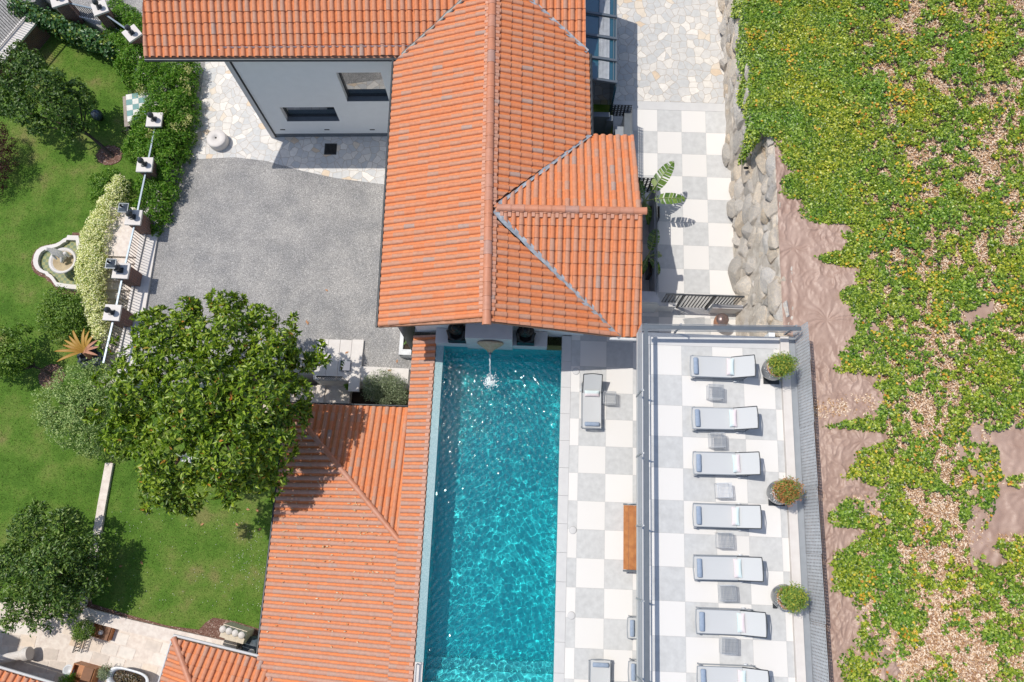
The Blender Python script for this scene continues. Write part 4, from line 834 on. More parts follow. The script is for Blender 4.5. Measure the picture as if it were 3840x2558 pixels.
# ================================================================ railings and screens of the terrace
def terr_rail(a, b_, inward, label, posts, dz=0):
    a = Vector((*a, TZ+dz)); b_ = Vector((*b_, TZ+dz)); i_ = Vector((*inward, 0)); o = thing('terrace_railing', label, 'railing', tuple(a)); d = (b_-a); L = d.length; d.normalize(); b = MB()
    for k in range(6): b.bar(a+Vector((0, 0, .12+.155*k)), b_+Vector((0, 0, .12+.155*k)), .014, .045)
    b.build('bars', MT['light_metal'], o); b = MB(); b.bar(a+i_*.12+Vector((0, 0, 1.0)), b_+i_*.12+Vector((0, 0, 1.0)), .12, .045); b.build('handrail', MT['grey_metal'], o)
    for s in posts: p = a+d*s; b = MB(); b.bar(p+Vector((0, 0, -.2)), p+Vector((0, 0, .95)), .05, .05); b.bar(p+Vector((0, 0, .93)), p+i_*.14+Vector((0, 0, .96)), .03, .03); b.build('post', MT['light_metal'], o)
terr_rail((3.60, 6.80), (3.60, PY0), (1, 0), 'long grey bar railing along the pool side of the upper terrace', (2.15, 4.1, 6.25, 8.4, 10.6, 12.8))
terr_rail((3.60, 6.80), (8.62, 6.93), (0, -1), 'short grey bar railing along the north end of the upper terrace', (1.25, 4.9), .004)
def perf(o, name, a, b_, z0, z1, m, pitch=.095, strip_=.060, thick=.004, rim=.03, up=None):
    """perforated sheet: a lattice of flat strips between two plan points; up = lean vector"""
    a = Vector((*a, 0)); b_ = Vector((*b_, 0)); d = b_-a; L = d.length; d.normalize(); up = up or Vector((0, 0, 1)); H = z1-z0; n = max(1, int(L/pitch)); k = max(1, int(H/pitch)); mb = MB(); nn = d.cross(up).normalized()
    P = lambda s, h: a+d*s+Vector((0, 0, z0))+up*h
    for i in range(n+1): w_ = rim if i in (0, n) else strip_; mb.bar(P(L*i/n, 0), P(L*i/n, H), w_, thick, up=nn)
    for j in range(k+1): w_ = rim*1.6 if j in (0, k) else strip_; mb.bar(P(0, H*j/k)+nn*.001, P(L, H*j/k)+nn*.001, thick*.9, w_, up=up)
    return mb.build(name, MT[m], o)
MT['screen_metal'] = mat('screen_metal', (.50, .515, .53), None, 5, .5)
o = thing('perforated_screen', 'long grey perforated metal screen along the hillside edge of the terrace', 'screen', (8.8, 0, TZ))
yy = 7.03; k = 0
while yy > PY0: y2_ = max(yy-(1.25 if k == 0 else 1.95), PY0); perf(o, 'panel', (8.74, yy-.02), (8.76, y2_+.02), TZ-.05, TZ+1.08, 'screen_metal', up=Vector((.06, 0, 1)).normalized()); yy = y2_; k += 1
b = MB(); b.box((8.62, (6.8+PY0)/2, TZ+.03), (.24, 6.8-PY0, .05)); b.build('sill', MT['light_metal'], o)
# ---- east side of the villa: glazed lean-to, steps well, perforated walls
o = thing('glazed_annex', 'grey framed glass lean-to against the east wall of the house', 'glass annex', (2, 18, 0))
za = 2.2; xs0, xs1 = 1.45, at(2312, 200, 2.2).x
ys = [onplane(2310, y_, (0, 0, za), (0, 0, 1)).y for y_ in (312, 232, 150, 68, -14, -96)]
for k in range(5):
    ya, yb = ys[k], ys[k+1]; f = MB(); f.bar((xs0, ya, za+.36), (xs1, ya, za+.05), .09, .1); f.bar((xs1-.02, ya, za+.02), (xs1-.02, yb, za+.02), .05, .05); f.bar((xs1-.12, ya, za+.06), (xs1-.12, yb, za+.06), .03, .03); fo = f.build('rafter', MT['grey_metal'], o)
    g_ = MB(); g_.add([(xs0, ya+.05, za+.31), (xs1, ya+.05, za+.0), (xs1, yb-.05, za+.0), (xs0, yb-.05, za+.31)], [(0, 1, 2, 3)]); g_.build('roof_glass', MT['roofglass'] if 'roofglass' in MT else MT.setdefault('roofglass', m_glass('tinted_roof_glass', (.02, .09, .13), .12)), fo)
    g_ = MB(); g_.box((xs1-.5, (ya+yb)/2, za+.165), (.42, yb-ya-.18, .01)); g_.v = [(x, y, za+.36-(x-xs0)*.2+.008) for x, y, z in g_.v]; g_.build('blind', MT['white_wire'], fo)
b = MB(); b.bar((xs1, ys[0], -.25), (xs1, ys[0], za), .08, .08); b.add([(xs1, ys[0], -.25), (xs1, ys[-1], -.25), (xs1, ys[-1], za), (xs1, ys[0], za)], [(0, 1, 2, 3)]); b.build('side_glass', MT['roofglass'], o)
o = thing('stairwell_wall', 'grey walled recess with a perforated screen beside the north terrace', 'wall', (3, 15, 0)); b = MB()
b.prism([(3.55, 13.0), (3.80, 13.0), (3.80, 16.9), (3.55, 16.9)], -.25, .65); b.prism([(2.8, 16.25), (3.05, 16.25), (3.05, 16.5), (2.8, 16.5)], -.25, 1.0); b.prism([(1.4, 16.3), (2.9, 16.3), (2.9, 16.5), (1.4, 16.5)], -1.5, 1.2)
b.build('wall', MT['grey_metal'], o); b = MB(); b.prism([(3.2, 12.9), (3.54, 12.9), (3.54, 16.3), (3.2, 16.3)], -.25, .5); b.build('ledge', MT['light_metal'], o)
perf(o, 'panel', (3.80, 13.0), (3.80, 16.9), 0.65, 1.1, 'light_metal', .13, .07); perf(o, 'panel', (3.0, 16.9), (3.8, 16.9), .3, 1.1, 'dark_metal', .13, .07)
o = thing('planter_wall', 'grey wall with a perforated top hiding the banana planters from the terrace', 'wall', (4.7, 11, 0)); b = MB()
b.prism([(4.66, 8.95), (4.72, 8.95), (4.72, 13.6), (4.66, 13.6)], -.25, 1.05); b.build('wall', MT['light_metal'], o); perf(o, 'panel', (4.69, 9.0), (4.69, 13.55), 1.07, 1.52, 'light_metal', .13, .07); perf(o, 'panel', (3.9, 13.55), (4.66, 13.55), .3, 1.52, 'dark_metal', .13, .07)
b = MB(); b.box((4.1, 8.93, .55), (1.3, .42, 1.1)); b.build('end_pier', MT['pale_grey'], o)
# gate between north terrace and steps
o = thing('perforated_gate', 'dark gate of perforated metal panels between low grey walls south of the north terrace', 'gate', (6, 8.9, 0))
G = lambda px, z=1.3: at(px, 1086, z).x
perf(o, 'side_panel', (G(2498), 8.98), (G(2562), 8.98), .35, 1.30, 'dark_metal', .12, .05); perf(o, 'gate_leaf', (G(2572), 8.98), (G(2676), 8.98), -.2, 1.30, 'dark_metal', .12, .05); perf(o, 'side_panel', (G(2688), 8.98), (G(2786), 8.98), .35, 1.30, 'dark_metal', .12, .05)
b = MB(); b.bar((G(2498), 8.98, 1.33), (G(2790), 8.98, 1.33), .05, .06); b.bar((G(2567), 8.98, -.25), (G(2567), 8.98, 1.3), .07, .07); b.bar((G(2682), 8.98, -.25), (G(2682), 8.98, 1.3), .1, .09); b.build('frame', MT['dark_metal'], o)
for q_, h_ in (([(4.85, 8.78), (5.55, 8.78), (5.55, 8.94), (4.85, 8.94)], .45), ([(6.95, 8.78), (8.1, 8.78), (8.1, 8.94), (6.95, 8.94)], .45), ([(3.4, 8.7), (4.845, 8.7), (4.845, 8.95), (3.4, 8.95)], 1.0)): b = MB(); b.prism(q_, -.25, h_); b.build('side_wall', MT['pale_grey'], o)
b = MB(); [b.bar((5.95+.012*i, 8.50-.03*i, -.238), (6.8, 8.62-.04*i, -.238), .012, .004) for i in range(8)]; b.build('doormat_ribs', MT['light_metal'], o)
p = at(2713, 1194, .75); o = thing('lidded_urn', 'round brown metal urn with a domed lid near the rock wall', 'urn', (p.x, p.y, -.25)); b = MB()
b.lathe([(.14, -.24), (.17, -.1), (.24, .2), (.26, .4), (.22, .55), (.2, .6)], (p.x, p.y, 0), 28); b.build('pot', MT['terracotta'], o); b = MB(); b.lathe([(.235, .6), (.235, .63), (.17, .69), (.09, .73), (.05, .74), (.04, .77), (.001, .79)], (p.x, p.y, 0), 28); b.build('lid', mat('bronze', (.30, .22, .20), (.22, .16, .15), 6, .35, .6), o)
# ================================================================ garden plants and garden things (laid out on deck level, then moved down)
mark = names()
MT['leaf_dark'] = rnd_mat('dark_hedge_leaf', [(0, (.04, .11, .006)), (.45, (.09, .23, .010)), (.8, (.16, .33, .025)), (1, (.30, .42, .07))], .5, .35, .28)
MT['leaf_magnolia'] = rnd_mat('glossy_magnolia_leaf', [(0, (.03, .065, .005)), (.25, (.085, .165, .010)), (.5, (.18, .285, .015)), (.8, (.31, .42, .03)), (.975, (.30, .38, .05)), (.98, (.48, .15, .02)), (.99, (.50, .30, .06)), (.995, (.32, .42, .10))], .38, .45, .22)
MT['leaf_mid'] = rnd_mat('mid_green_leaf', [(0, (.05, .11, .010)), (.5, (.13, .24, .022)), (1, (.27, .38, .06))], .45, .45, .25)
MT['leaf_mapl'] = rnd_mat('lobed_leaf', [(0, (.03, .075, .012)), (.5, (.075, .15, .025)), (1, (.19, .28, .06))], .45, .45, .25)
MT['leaf_lau'] = rnd_mat('laurel_leaf', [(0, (.03, .075, .010)), (.45, (.08, .16, .02)), (.8, (.16, .26, .04)), (1, (.30, .38, .10))], .42, .5, .2)
MT['leaf_bright'] = rnd_mat('bright_leaf', [(0, (.06, .16, .01)), (.6, (.14, .28, .025)), (1, (.25, .38, .06))], .5, .4, .3)
MT['leaf_jasmine'] = rnd_mat('flowering_hedge_leaf', [(0, (.14, .24, .03)), (.15, (.34, .42, .09)), (.28, (.60, .62, .22)), (.6, (.86, .82, .46)), (1, (.94, .90, .66))], .55, .35, .2)
MT['leaf_varieg'] = rnd_mat('pale_variegated_leaf', [(0, (.09, .18, .04)), (.5, (.25, .37, .10)), (1, (.52, .60, .24))], .5, .4, .2)
MT['leaf_ivy_big'] = rnd_mat('large_ivy_leaf', [(0, (.03, .10, .02)), (.5, (.07, .17, .04)), (.75, (.10, .20, .09)), (1, (.32, .40, .04))], .35, .5, .15)
MT['leaf_red'] = rnd_mat('dark_red_leaf', [(0, (.04, .008, .010)), (1, (.12, .03, .028))], .5, .4, .15)
MT['leaf_olive'] = rnd_mat('grey_olive_leaf', [(0, (.09, .13, .06)), (.6, (.22, .27, .14)), (1, (.42, .46, .30))], .5, .4, .15)
def A(px, py, z): return tuple(at(px, py, z))
def limbs(o, base, tops, r0=.11, fork=.45, name='trunk'):
    b = MB(); base = Vector(base); c = sum((Vector(t) for t in tops), Vector())/len(tops); f = base+(c-base)*fork
    b.tube([base, base+(f-base)*.5+Vector((.03, .02, 0)), f], [r0*1.15, r0*.9, r0*.75], 10)
    for t in tops: t = Vector(t); m_ = f+(t-f)*.5+Vector((random.uniform(-.1, .1), random.uniform(-.1, .1), .05)); b.tube([f-Vector((0, 0, .03)), m_, t], [r0*.55, r0*.35, r0*.12], 7)
    b.build(name, MT['bark'], o)
# magnolia: big glossy crown
o = thing('magnolia_tree', 'large glossy magnolia tree overhanging the long tiled roof and the gravel', 'tree', A(830, 1560, LZ))
mg = []
R2 = np.random.default_rng(5)
for (px, py, z, r) in [(620, 1330, 1.5, 1.25), (820, 1290, 1.7, 1.2), (1010, 1330, 1.4, 1.0), (520, 1480, 1.4, 1.1), (740, 1480, 2.2, 1.5), (960, 1500, 1.9, 1.4), (1080, 1480, 1.2, .9), (480, 1640, 1.1, .9), (640, 1680, 1.6, 1.3), (860, 1690, 1.7, 1.3), (1030, 1640, 1.3, 1.0), (600, 1820, .8, .75), (780, 1800, .9, .85), (940, 1780, .9, .75), (560, 1230, 1.0, .75), (700, 1170, .8, .6), (850, 1155, .9, .62), (980, 1210, .8, .62), (700, 1240, 1.2, .6), (900, 1240, 1.2, .65), (1060, 1300, .9, .55), (480, 1380, 1.0, .6), (1130, 1360, .6, .55), (660, 1880, .3, .4), (1050, 1780, .5, .45)]: mg.append((*A(px, py, z+3.0), r*.83, r*.62))
for (px, py, z, r) in [(610, 1175, .6, .28), (805, 1122, .6, .3), (895, 1128, .6, .25), (955, 1170, .6, .25), (1190, 1350, .4, .3), (1100, 1260, .5, .3), (1090, 1200, .5, .2), (1215, 1345, .4, .18), (1195, 1300, .5, .2), (400, 1300, .6, .25), (385, 1420, .6, .3), (355, 1560, .5, .3), (1130, 1560, .5, .45), (560, 1900, 0, .25), (440, 1300, .6, .3), (720, 1905, 0, .25), (870, 1880, .2, .28), (1040, 1850, .2, .25), (1080, 1700, .6, .3)]: mg.append((*A(px, py, z+3.0), r*.88, r*.7))
crown('crown', mg, 3300, 9, .195, .078, MT['leaf_magnolia'], o, 11, .5, .45, .9, .02)
limbs(o, A(830, 1560, LZ), [q_[:3] for q_ in mg[:14]], .2)
P = np.array([A(865, 1270, 5.0), A(1000, 1480, 5.3), A(700, 1720, 5.1)]); 
for p_ in P: crown('blossom', [(*p_, .09)], 6, 3, .13, .08, MT['white_tile'], o, 3)
def tree(name, label, base, blobs, ncl, per, ln, wd, m, seed, r0=.09, **kw):
    o = thing(name, label, 'tree' if 'tree' in name else 'shrub', base); bl = [(*A(*q_[:3]), q_[3], q_[4] if len(q_) > 4 else q_[3]*.8) for q_ in blobs]
    crown('crown', bl, ncl, per, ln, wd, MT[m], o, seed, **kw); limbs(o, base, [q_[:3] for q_ in bl], r0, kw.get('fork', .45)) if 'fork' in kw else limbs(o, base, [q_[:3] for q_ in bl], r0); return o
tree('maple_tree', 'leaning tree with lobed foliage and a bare dark trunk rising from a ringed mulch bed', A(425, 588, LZ),
     [(110, 240, 1.2, .65), (50, 320, 1.0, .65), (170, 320, 1.4, .7), (80, 410, .9, .65), (215, 400, 1.2, .62), (285, 335, .7, .45), (140, 470, .6, .42), (260, 470, .6, .40), (330, 385, .5, .3), (30, 230, .8, .45), (20, 390, .8, .5), (70, 185, .6, .3), (315, 470, .3, .25), (270, 520, .2, .2)], 1050, 7, .125, .085, 'leaf_mapl', 21, .07, inner=.5, squash=.8)
tree('acacia_tree', 'small tree at the left edge with twin bare stems in a pale mulch ring', A(200, 1412, LZ), [(10, 1280, .2, .6), (60, 1330, .2, .6), (20, 1370, 0, .55), (100, 1350, -.2, .3), (90, 1235, -.1, .3), (50, 1400, -.2, .3), (-60, 1330, .2, .8)], 650, 7, .10, .06, 'leaf_mid', 22, .05, inner=.45)
tree('laurel_tree', 'leafy tree at the lower left, half over the lawn and half over the stone court', A(290, 2120, LZ), [(110, 1980, .7, .7), (240, 1960, .6, .6), (60, 2110, .7, .75), (200, 2120, 1.1, .95), (340, 2060, .5, .55), (90, 2240, .5, .65), (240, 2230, .7, .75), (340, 2180, .4, .5), (150, 2320, 0, .42), (40, 2330, 0, .3), (260, 2290, .1, .4), (-40, 2150, .5, .7), (140, 1910, .2, .3), (180, 2190, .9, .7), (300, 2130, .6, .6)], 1900, 8, .145, .06, 'leaf_lau', 23, .09, inner=.5)
tree('variegated_shrub', 'pale grey-green rounded shrub on the west side of the magnolia', A(330, 1520, LZ), [(290, 1440, 0, .85), (220, 1510, -.2, .8), (330, 1540, .2, .9), (260, 1610, -.2, .75), (340, 1660, -.2, .6), (400, 1450, .3, .7), (170, 1560, -.6, .4), (360, 1390, -.1, .45)], 2000, 6, .075, .045, 'leaf_varieg', 24, .07, inner=.6)
tree('round_shrub', 'bright green bush beside the fountain and the flowering hedge', A(245, 1200, LZ), [(220, 1130, .1, .55), (200, 1200, -.1, .55), (270, 1180, .2, .55), (240, 1250, -.2, .5), (300, 1230, -.1, .4), (180, 1160, -.3, .35), (300, 1130, .1, .4)], 1500, 6, .075, .05, 'leaf_mid', 25, .05, inner=.6)
tree('lime_shrub', 'small lime green shrub at the north end of the flowering hedge', A(390, 705, LZ), [(370, 680, -.4, .33), (390, 720, -.4, .33), (420, 665, -.3, .3), (365, 740, -.5, .25), (395, 690, -.3, .3)], 620, 6, .085, .05, 'leaf_bright', 26, .04)
tree('red_maple_tree', 'dark red leaved tree cropped by the left edge', A(-30, 590, LZ), [(15, 540, -.2, .45), (20, 600, -.3, .5), (-60, 580, .3, .9), (10, 650, -.6, .35), (-20, 500, 0, .5), (-40, 700, -.5, .5)], 1100, 6, .075, .03, 'leaf_red', 27, .06)
# flowering (cream) hedge
o = thing('flowering_hedge', 'cream flowering hedge curving between the fountain lawn and the garden steps', 'hedge', A(380, 950, LZ)); bl = []
cv = [(455, 690, .30), (440, 725, .40), (415, 775, .46), (385, 830, .52), (362, 890, .56), (350, 950, .58), (343, 1010, .58), (345, 1060, .56), (350, 1110, .50), (362, 1160, .45), (375, 1210, .38), (385, 1250, .30), (345, 980, .5), (370, 1000, .5)]
for x, y, r in cv: bl.append((*A(x, y, .15), r, .34)); bl.append((*A(x, y, -.4), r, .5))
crown('foliage', bl, 5200, 6, .062, .048, MT['leaf_jasmine'], o, 31, .85, 1.2, .9, .03)
b = MB(); [b.tube([A(x, y, LZ), A(x, y, 0)], .03, 6) for x, y, r in cv]; b.build('stems', MT['bark'], o)
# dark hedge along the fence
o = thing('laurel_hedge', 'tall dark green hedge wrapping the brick pillars along the gravel', 'hedge', A(600, 500, 0)); bl = []
for x, y, z, r in [(470, 70, .2, .55), (520, 130, .4, .6), (450, 160, .0, .5), (520, 210, .4, .6), (480, 250, 0, .5), (560, 290, .6, .55), (540, 320, .3, .4), (610, 340, .7, .55), (670, 300, .7, .5), (690, 240, .7, .4), (600, 400, .6, .6), (660, 400, .8, .6), (690, 370, .6, .4), (560, 430, .3, .45), (620, 460, .7, .55), (680, 450, .7, .45), (560, 510, .2, .5), (620, 530, .7, .55), (670, 520, .6, .45), (560, 580, .1, .5), (640, 590, .6, .5), (500, 570, -.5, .4), (590, 650, .4, .5), (640, 660, .5, .45), (590, 720, .4, .5), (640, 720, .4, .38), (600, 780, .4, .45), (570, 830, .2, .4), (620, 820, .2, .3), (590, 870, 0, .3), (540, 700, .0, .4), (540, 780, 0, .35), (440, 30, .0, .4), (500, 300, -.2, .4), (530, 470, .1, .4), (520, 520, .1, .4), (500, 540, -.1, .3), (540, 540, .2, .4), (580, 250, .5, .5), (640, 280, .6, .5), (600, 560, .6, .5), (710, 320, .5, .4), (715, 390, .4, .42), (715, 450, .4, .42), (700, 520, .3, .42), (690, 580, .3, .35), (720, 265, .5, .4), (500, 90, .3, .5), (420, 100, .1, .4), (480, 180, .2, .45), (555, 640, .1, .35), (555, 740, .1, .35)]: bl.append((*A(x, y, z-.1), r, r*.95))
crown('foliage', bl, 9500, 6, .10, .042, MT['leaf_dark'], o, 32, .6, .6, .9, .04)
b = MB(); [b.tube([(q_[0], q_[1], LZ), q_[:3]], .035, 6) for q_ in bl[::2]]; b.build('stems', MT['bark'], o)
r5 = np.random.default_rng(9); fl = []
for x, y in [(700, 445), (690, 470), (660, 480), (530, 335), (520, 350), (640, 380), (700, 260), (690, 300), (560, 500), (680, 420), (620, 425), (700, 340)]: fl.append((*A(x, y, .9), .14))
crown('pale_shoots', fl, 150, 5, .10, .035, rnd_mat('pale_shoot', [(0, (.35, .40, .10)), (1, (.65, .60, .28))], .5, .4, .2), o, 33)
# ivy hedge top left
o = thing('ivy_hedge', 'hedge of large leaved ivy along the upper edge of the lawn, yellow tipped on top', 'hedge', A(250, 100, LZ)); bl = []
for k in range(15): t = k/14; x, y = 70+t*345, 30+t*150; bl.append((*A(x, y, .0), .34, .34)); bl.append((*A(x, y+8, -.55), .36, .5))
crown('foliage', bl, 1500, 5, .13, .12, MT['leaf_ivy_big'], o, 34, .8, .5)
b = MB(); [b.tube([A(70+k*34, 30+k*15, LZ), A(70+k*34, 30+k*15, -.5)], .03, 6) for k in range(11)]; b.build('stems', MT['bark'], o)
# grass clump and other small garden plants
def cycad(o, c, n, L, m, droop=.5, w_=.05, a0=0, a1=6.28):
    b = MB(); r_ = random.Random(4)
    for k in range(n):
        a = a0+(a1-a0)*k/n+r_.uniform(-.1, .1); l = L*r_.uniform(.8, 1.1); d = Vector((math.cos(a), math.sin(a), 0)); s_ = Vector((-d.y, d.x, 0)); vs = []
        for i in range(9): t = i/8; p_ = Vector(c)+d*(l*t)+Vector((0, 0, l*(.55*t-droop*t*t*1.1))); w2 = w_*math.sin(math.pi*min(1, .12+t*.86))**.7; vs += [p_-s_*w2+Vector((0, 0, w2*.4)), p_, p_+s_*w2+Vector((0, 0, w2*.4))]
        b.add(vs, [(i*3+j, i*3+j+1, (i+1)*3+j+1, (i+1)*3+j) for i in range(8) for j in (0, 1)], 0, True)
    return b.build('fronds', m, o)
pc_ = A(325, 1322, LZ+.8); o = thing('potted_cycad', 'golden brown fronds of a cycad growing from a dark coiled pot beside the railing', 'potted plant', (pc_[0], pc_[1], LZ)); b = MB()
b.lathe([(.25, LZ), (.42, LZ+.25), (.5, LZ+.5), (.42, LZ+.66), (.34, LZ+.7), (.34, LZ+.62), (.001, LZ+.6)], (pc_[0]+.05, pc_[1]-.1, 0), 28)
for k in range(12): a = 6.28*k/12; b.ball((pc_[0]+.05+.44*math.cos(a), pc_[1]-.1+.44*math.sin(a), LZ+.52), .13, 0, 10, (1, 1, .8))
b.build('pot', mat('dark_glazed_pot', (.06, .075, .10), (.03, .04, .055), 8, .35), o)
b = MB(); b.tube([(pc_[0]+.05, pc_[1]-.1, LZ+.6), (pc_[0], pc_[1], LZ+1.0)], [.14, .1], 10); b.build('stem', MT['terracotta'], o)
cycad(o, (pc_[0], pc_[1], LZ+1.0), 9, .95, rnd_mat('golden_frond', [(0, (.38, .18, .02)), (1, (.50, .30, .05))], .5, .4, .2), .35, .06, 1.1, 3.9); cycad(o, (pc_[0], pc_[1], LZ+1.0), 3, .8, MT['terracotta'], .3, .055, -.2, 1.2)
# fountain basin with statue
c0 = at(222, 985, LZ+.3); o = thing('garden_fountain', 'white scalloped garden fountain basin with a round bowl and a crouching stone statue', 'fountain', (c0.x, c0.y, LZ))
FO = [(640, 105), (510, 100), (500, 128), (465, 140), (420, 175), (370, 200), (310, 215), (260, 222), (200, 240), (150, 275), (118, 330), (104, 400), (112, 450), (135, 495), (180, 530), (245, 552), (262, 580), (295, 595), (325, 630), (350, 668), (372, 700), (480, 722), (650, 740), (690, 430)]
out = [tuple(at(90+x/3.136, 850+y/3.136, LZ+.32))[:2] for x, y in FO]; b = MB(); n = len(out)
inn = [(c0.x+.12+(x-c0.x-.12)*.83, c0.y+(y-c0.y)*.83) for x, y in out]
for k in range(n):
    j = (k+1) % n; b.prism([out[k], out[j], inn[j], inn[k]], LZ-.05, LZ+.32)
b.build('basin_wall', MT['white_stone'], o)
m, t, bs = nodes('green_basin_water'); tc = pos(t); ck = t.nodes.new('ShaderNodeTexChecker'); ck.inputs['Scale'].default_value = 7; ck.inputs['Color1'].default_value = (.30, .30, .12, 1); ck.inputs['Color2'].default_value = (.16, .21, .11, 1); t.links.new(tc, ck.inputs['Vector']); t.links.new(ck.outputs[0], bs.inputs['Base Color']); bs.inputs['Roughness'].default_value = .12
b = MB(); b.sheet(inn, LZ+.17); b.build('tiled_water', m, o)
b = MB(); b.prism([(c0.x+.1+(x-c0.x-.1)*1.22, c0.y+(y-c0.y)*1.2) for x, y in out], LZ-.1, LZ+.03); b.build('mulch_surround', MT['mulch'], o)
bc = at(236, 978, LZ+.75); b = MB(); b.lathe([(.2, LZ), (.16, LZ+.4), (.3, LZ+.55), (.5, LZ+.7), (.56, LZ+.78), (.46, LZ+.78), (.40, LZ+.70), (.001, LZ+.68)], (bc.x, bc.y, 0), 36); b.build('bowl', MT['white_stone'], o)
b = MB(); b.lathe([(.44, LZ+.725), (.001, LZ+.73)], (bc.x, bc.y, 0), 30); b.build('bowl_water', mat('ochre_water', (.40, .30, .15), (.30, .22, .11), 6, .15), o)
sx_, sy_, sz_ = bc.x+.02, bc.y+.12, LZ+.75; me = bpy.data.meshes.new('statue'); J = [((sx_+.05, sy_, sz_+.12), .13), ((sx_-.02, sy_+.04, sz_+.36), .13), ((sx_-.14, sy_+.09, sz_+.55), .12), ((sx_-.26, sy_+.10, sz_+.66), .055), ((sx_-.34, sy_+.08, sz_+.73), .105), ((sx_+.12, sy_-.12, sz_+.30), .085), ((sx_+.02, sy_-.24, sz_+.12), .06), ((sx_+.2, sy_+.14, sz_+.28), .085), ((sx_+.26, sy_+.02, sz_+.05), .06), ((sx_-.20, sy_-.05, sz_+.42), .05), ((sx_-.12, sy_-.16, sz_+.22), .04), ((sx_-.22, sy_+.22, sz_+.40), .05), ((sx_-.2, sy_+.12, sz_+.2), .04)]
me.from_pydata([Vector(j[0])-Vector(root_loc(o)) for j in J], [(0, 1), (1, 2), (2, 3), (3, 4), (0, 5), (5, 6), (0, 7), (7, 8), (2, 9), (9, 10), (2, 11), (11, 12)], []); st = link('statue', me, o, MT['white_stone']); sk = st.modifiers.new('s', 'SKIN'); 
SK = 1.35
for i, j in enumerate(J): me.skin_vertices[0].data[i].radius = (j[1], j[1])
me.skin_vertices[0].data[0].use_root = True; sb = st.modifiers.new('ss', 'SUBSURF'); sb.levels = 2; sb.render_levels = 2; sk.use_smooth_shade = True
# chess table and its iron chairs
tc_ = at(515, 410, LZ+.7); o = thing('chess_table', 'weathered wooden garden table with a large green and white checkered board top', 'table', (tc_.x, tc_.y, LZ)); rz = .22; ca, sa = math.cos(rz), math.sin(rz); f = lambda a, c: (tc_.x+a*ca-c*sa, tc_.y+a*sa+c*ca)
b = MB(); 
for i in range(9): b.box((*f(-.52+.13*i, 0), LZ+.68), (.125, 1.45, .04), rz)
b.build('table_top', mat('weathered_wood', (.40, .34, .29), (.30, .25, .21), 9, .8), o)
b = MB()
for i in range(4):
    for j in range(5): b.box((*f(-.02+.26*(i-1.1), .12+.26*(j-2)), LZ+.715), (.255, .255, .02), rz, (i+j) % 2)
b.build('chess_board', [mat('white_square', (.75, .74, .68)), mat('green_square', (.16, .33, .32))], o)
for i in (-.5, .5):
    for j in (-.6, .6): b = MB(); b.box((*f(i, j), LZ+.34), (.07, .07, .68), rz); b.build('leg', MT['bark'], o)
def iron_chair(px, py, rz, label):
    p = at(px, py, LZ+.45); o = thing('iron_chair', label, 'chair', (p.x, p.y, LZ), 'black iron chairs around the chess table'); ca, sa = math.cos(rz), math.sin(rz); f = lambda a, c, z: (p.x+a*ca-c*sa, p.y+a*sa+c*ca, LZ+z); b = MB()
    for i in range(7): b.bar(f(-.21+.07*i, -.21, .45), f(-.21+.07*i, .21, .45), .02, .015)
    b.bar(f(-.22, -.22, .45), f(.22, -.22, .45), .03, .03); b.bar(f(-.22, .22, .45), f(.22, .22, .45), .03, .03); b.build('seat', MT['black'], o); b = MB()
    b.tube([f(-.21, .22, .45), f(-.23, .27, .85), f(0, .31, .95), f(.23, .27, .85), f(.21, .22, .45)], .02, 6); [b.tube([f(-.14+.07*i, .22, .46), f(-.10+.05*i, .28, .88)], .012, 5) for i in range(5)]; b.tube([f(-.2, .25, .62), f(0, .25, .72), f(.2, .25, .62)], .015, 5); b.build('back', MT['black'], o)
    for i in (-.2, .2):
        for j in (-.2, .2): b = MB(); b.tube([f(i, j, .45), f(i*1.1, j*1.1, 0)], .015, 6); b.build('leg', MT['black'], o)
iron_chair(500, 342, .2, 'black iron chair at the north end of the chess table'); iron_chair(495, 488, 3.3, 'black iron chair at the south end of the chess table, half in the hedge')
p = at(366, 434, LZ+.25); o = thing('glazed_ball', 'dark shiny garden ball with reflections standing on the lawn beside the leaning tree', 'garden ornament', (p.x, p.y, LZ)); b = MB(); b.lathe([(.1, LZ), (.14, LZ+.06), (.1, LZ+.1)], (p.x, p.y, 0), 20); b.build('foot', MT['black'], o); b = MB(); b.ball((p.x, p.y, LZ+.32), .24, 0, 28); b.build('ball', mat('glazed_blue_grey', (.10, .13, .17), (.05, .06, .08), 5, .12, .3), o)
# railing, ledge and brick wall at the upper left corner
g0, g1 = at(-70, 262, 0), at(104, 58, 0); dv = Vector((g1.x-g0.x, g1.y-g0.y)).normalized(); nv = Vector((dv.y, -dv.x))
railing((g0.x+nv.x*.1, g0.y+nv.y*.1), (g1.x+nv.x*.1, g1.y+nv.y*.1), 'tall black bar railing on a cream ledge at the upper left corner', None, 1.7, .15, .11)
o = thing('ledge_wall', 'cream ledge on a brick wall between the lawn and the drive in the upper left corner', 'wall', (g0.x, g0.y, LZ)); b = MB()
P4 = lambda a, c: [(g0.x+nv.x*a, g0.y+nv.y*a), (g1.x+nv.x*a, g1.y+nv.y*a), (g1.x+nv.x*c, g1.y+nv.y*c), (g0.x+nv.x*c, g0.y+nv.y*c)]
b.prism(P4(0, .55), -4.4, -.03); b.build('brick_wall', MT['brick'], o); b = MB(); b.prism(P4(-.05, .62), -.03, .07); b.build('ledge', MT['white_stone'], o)
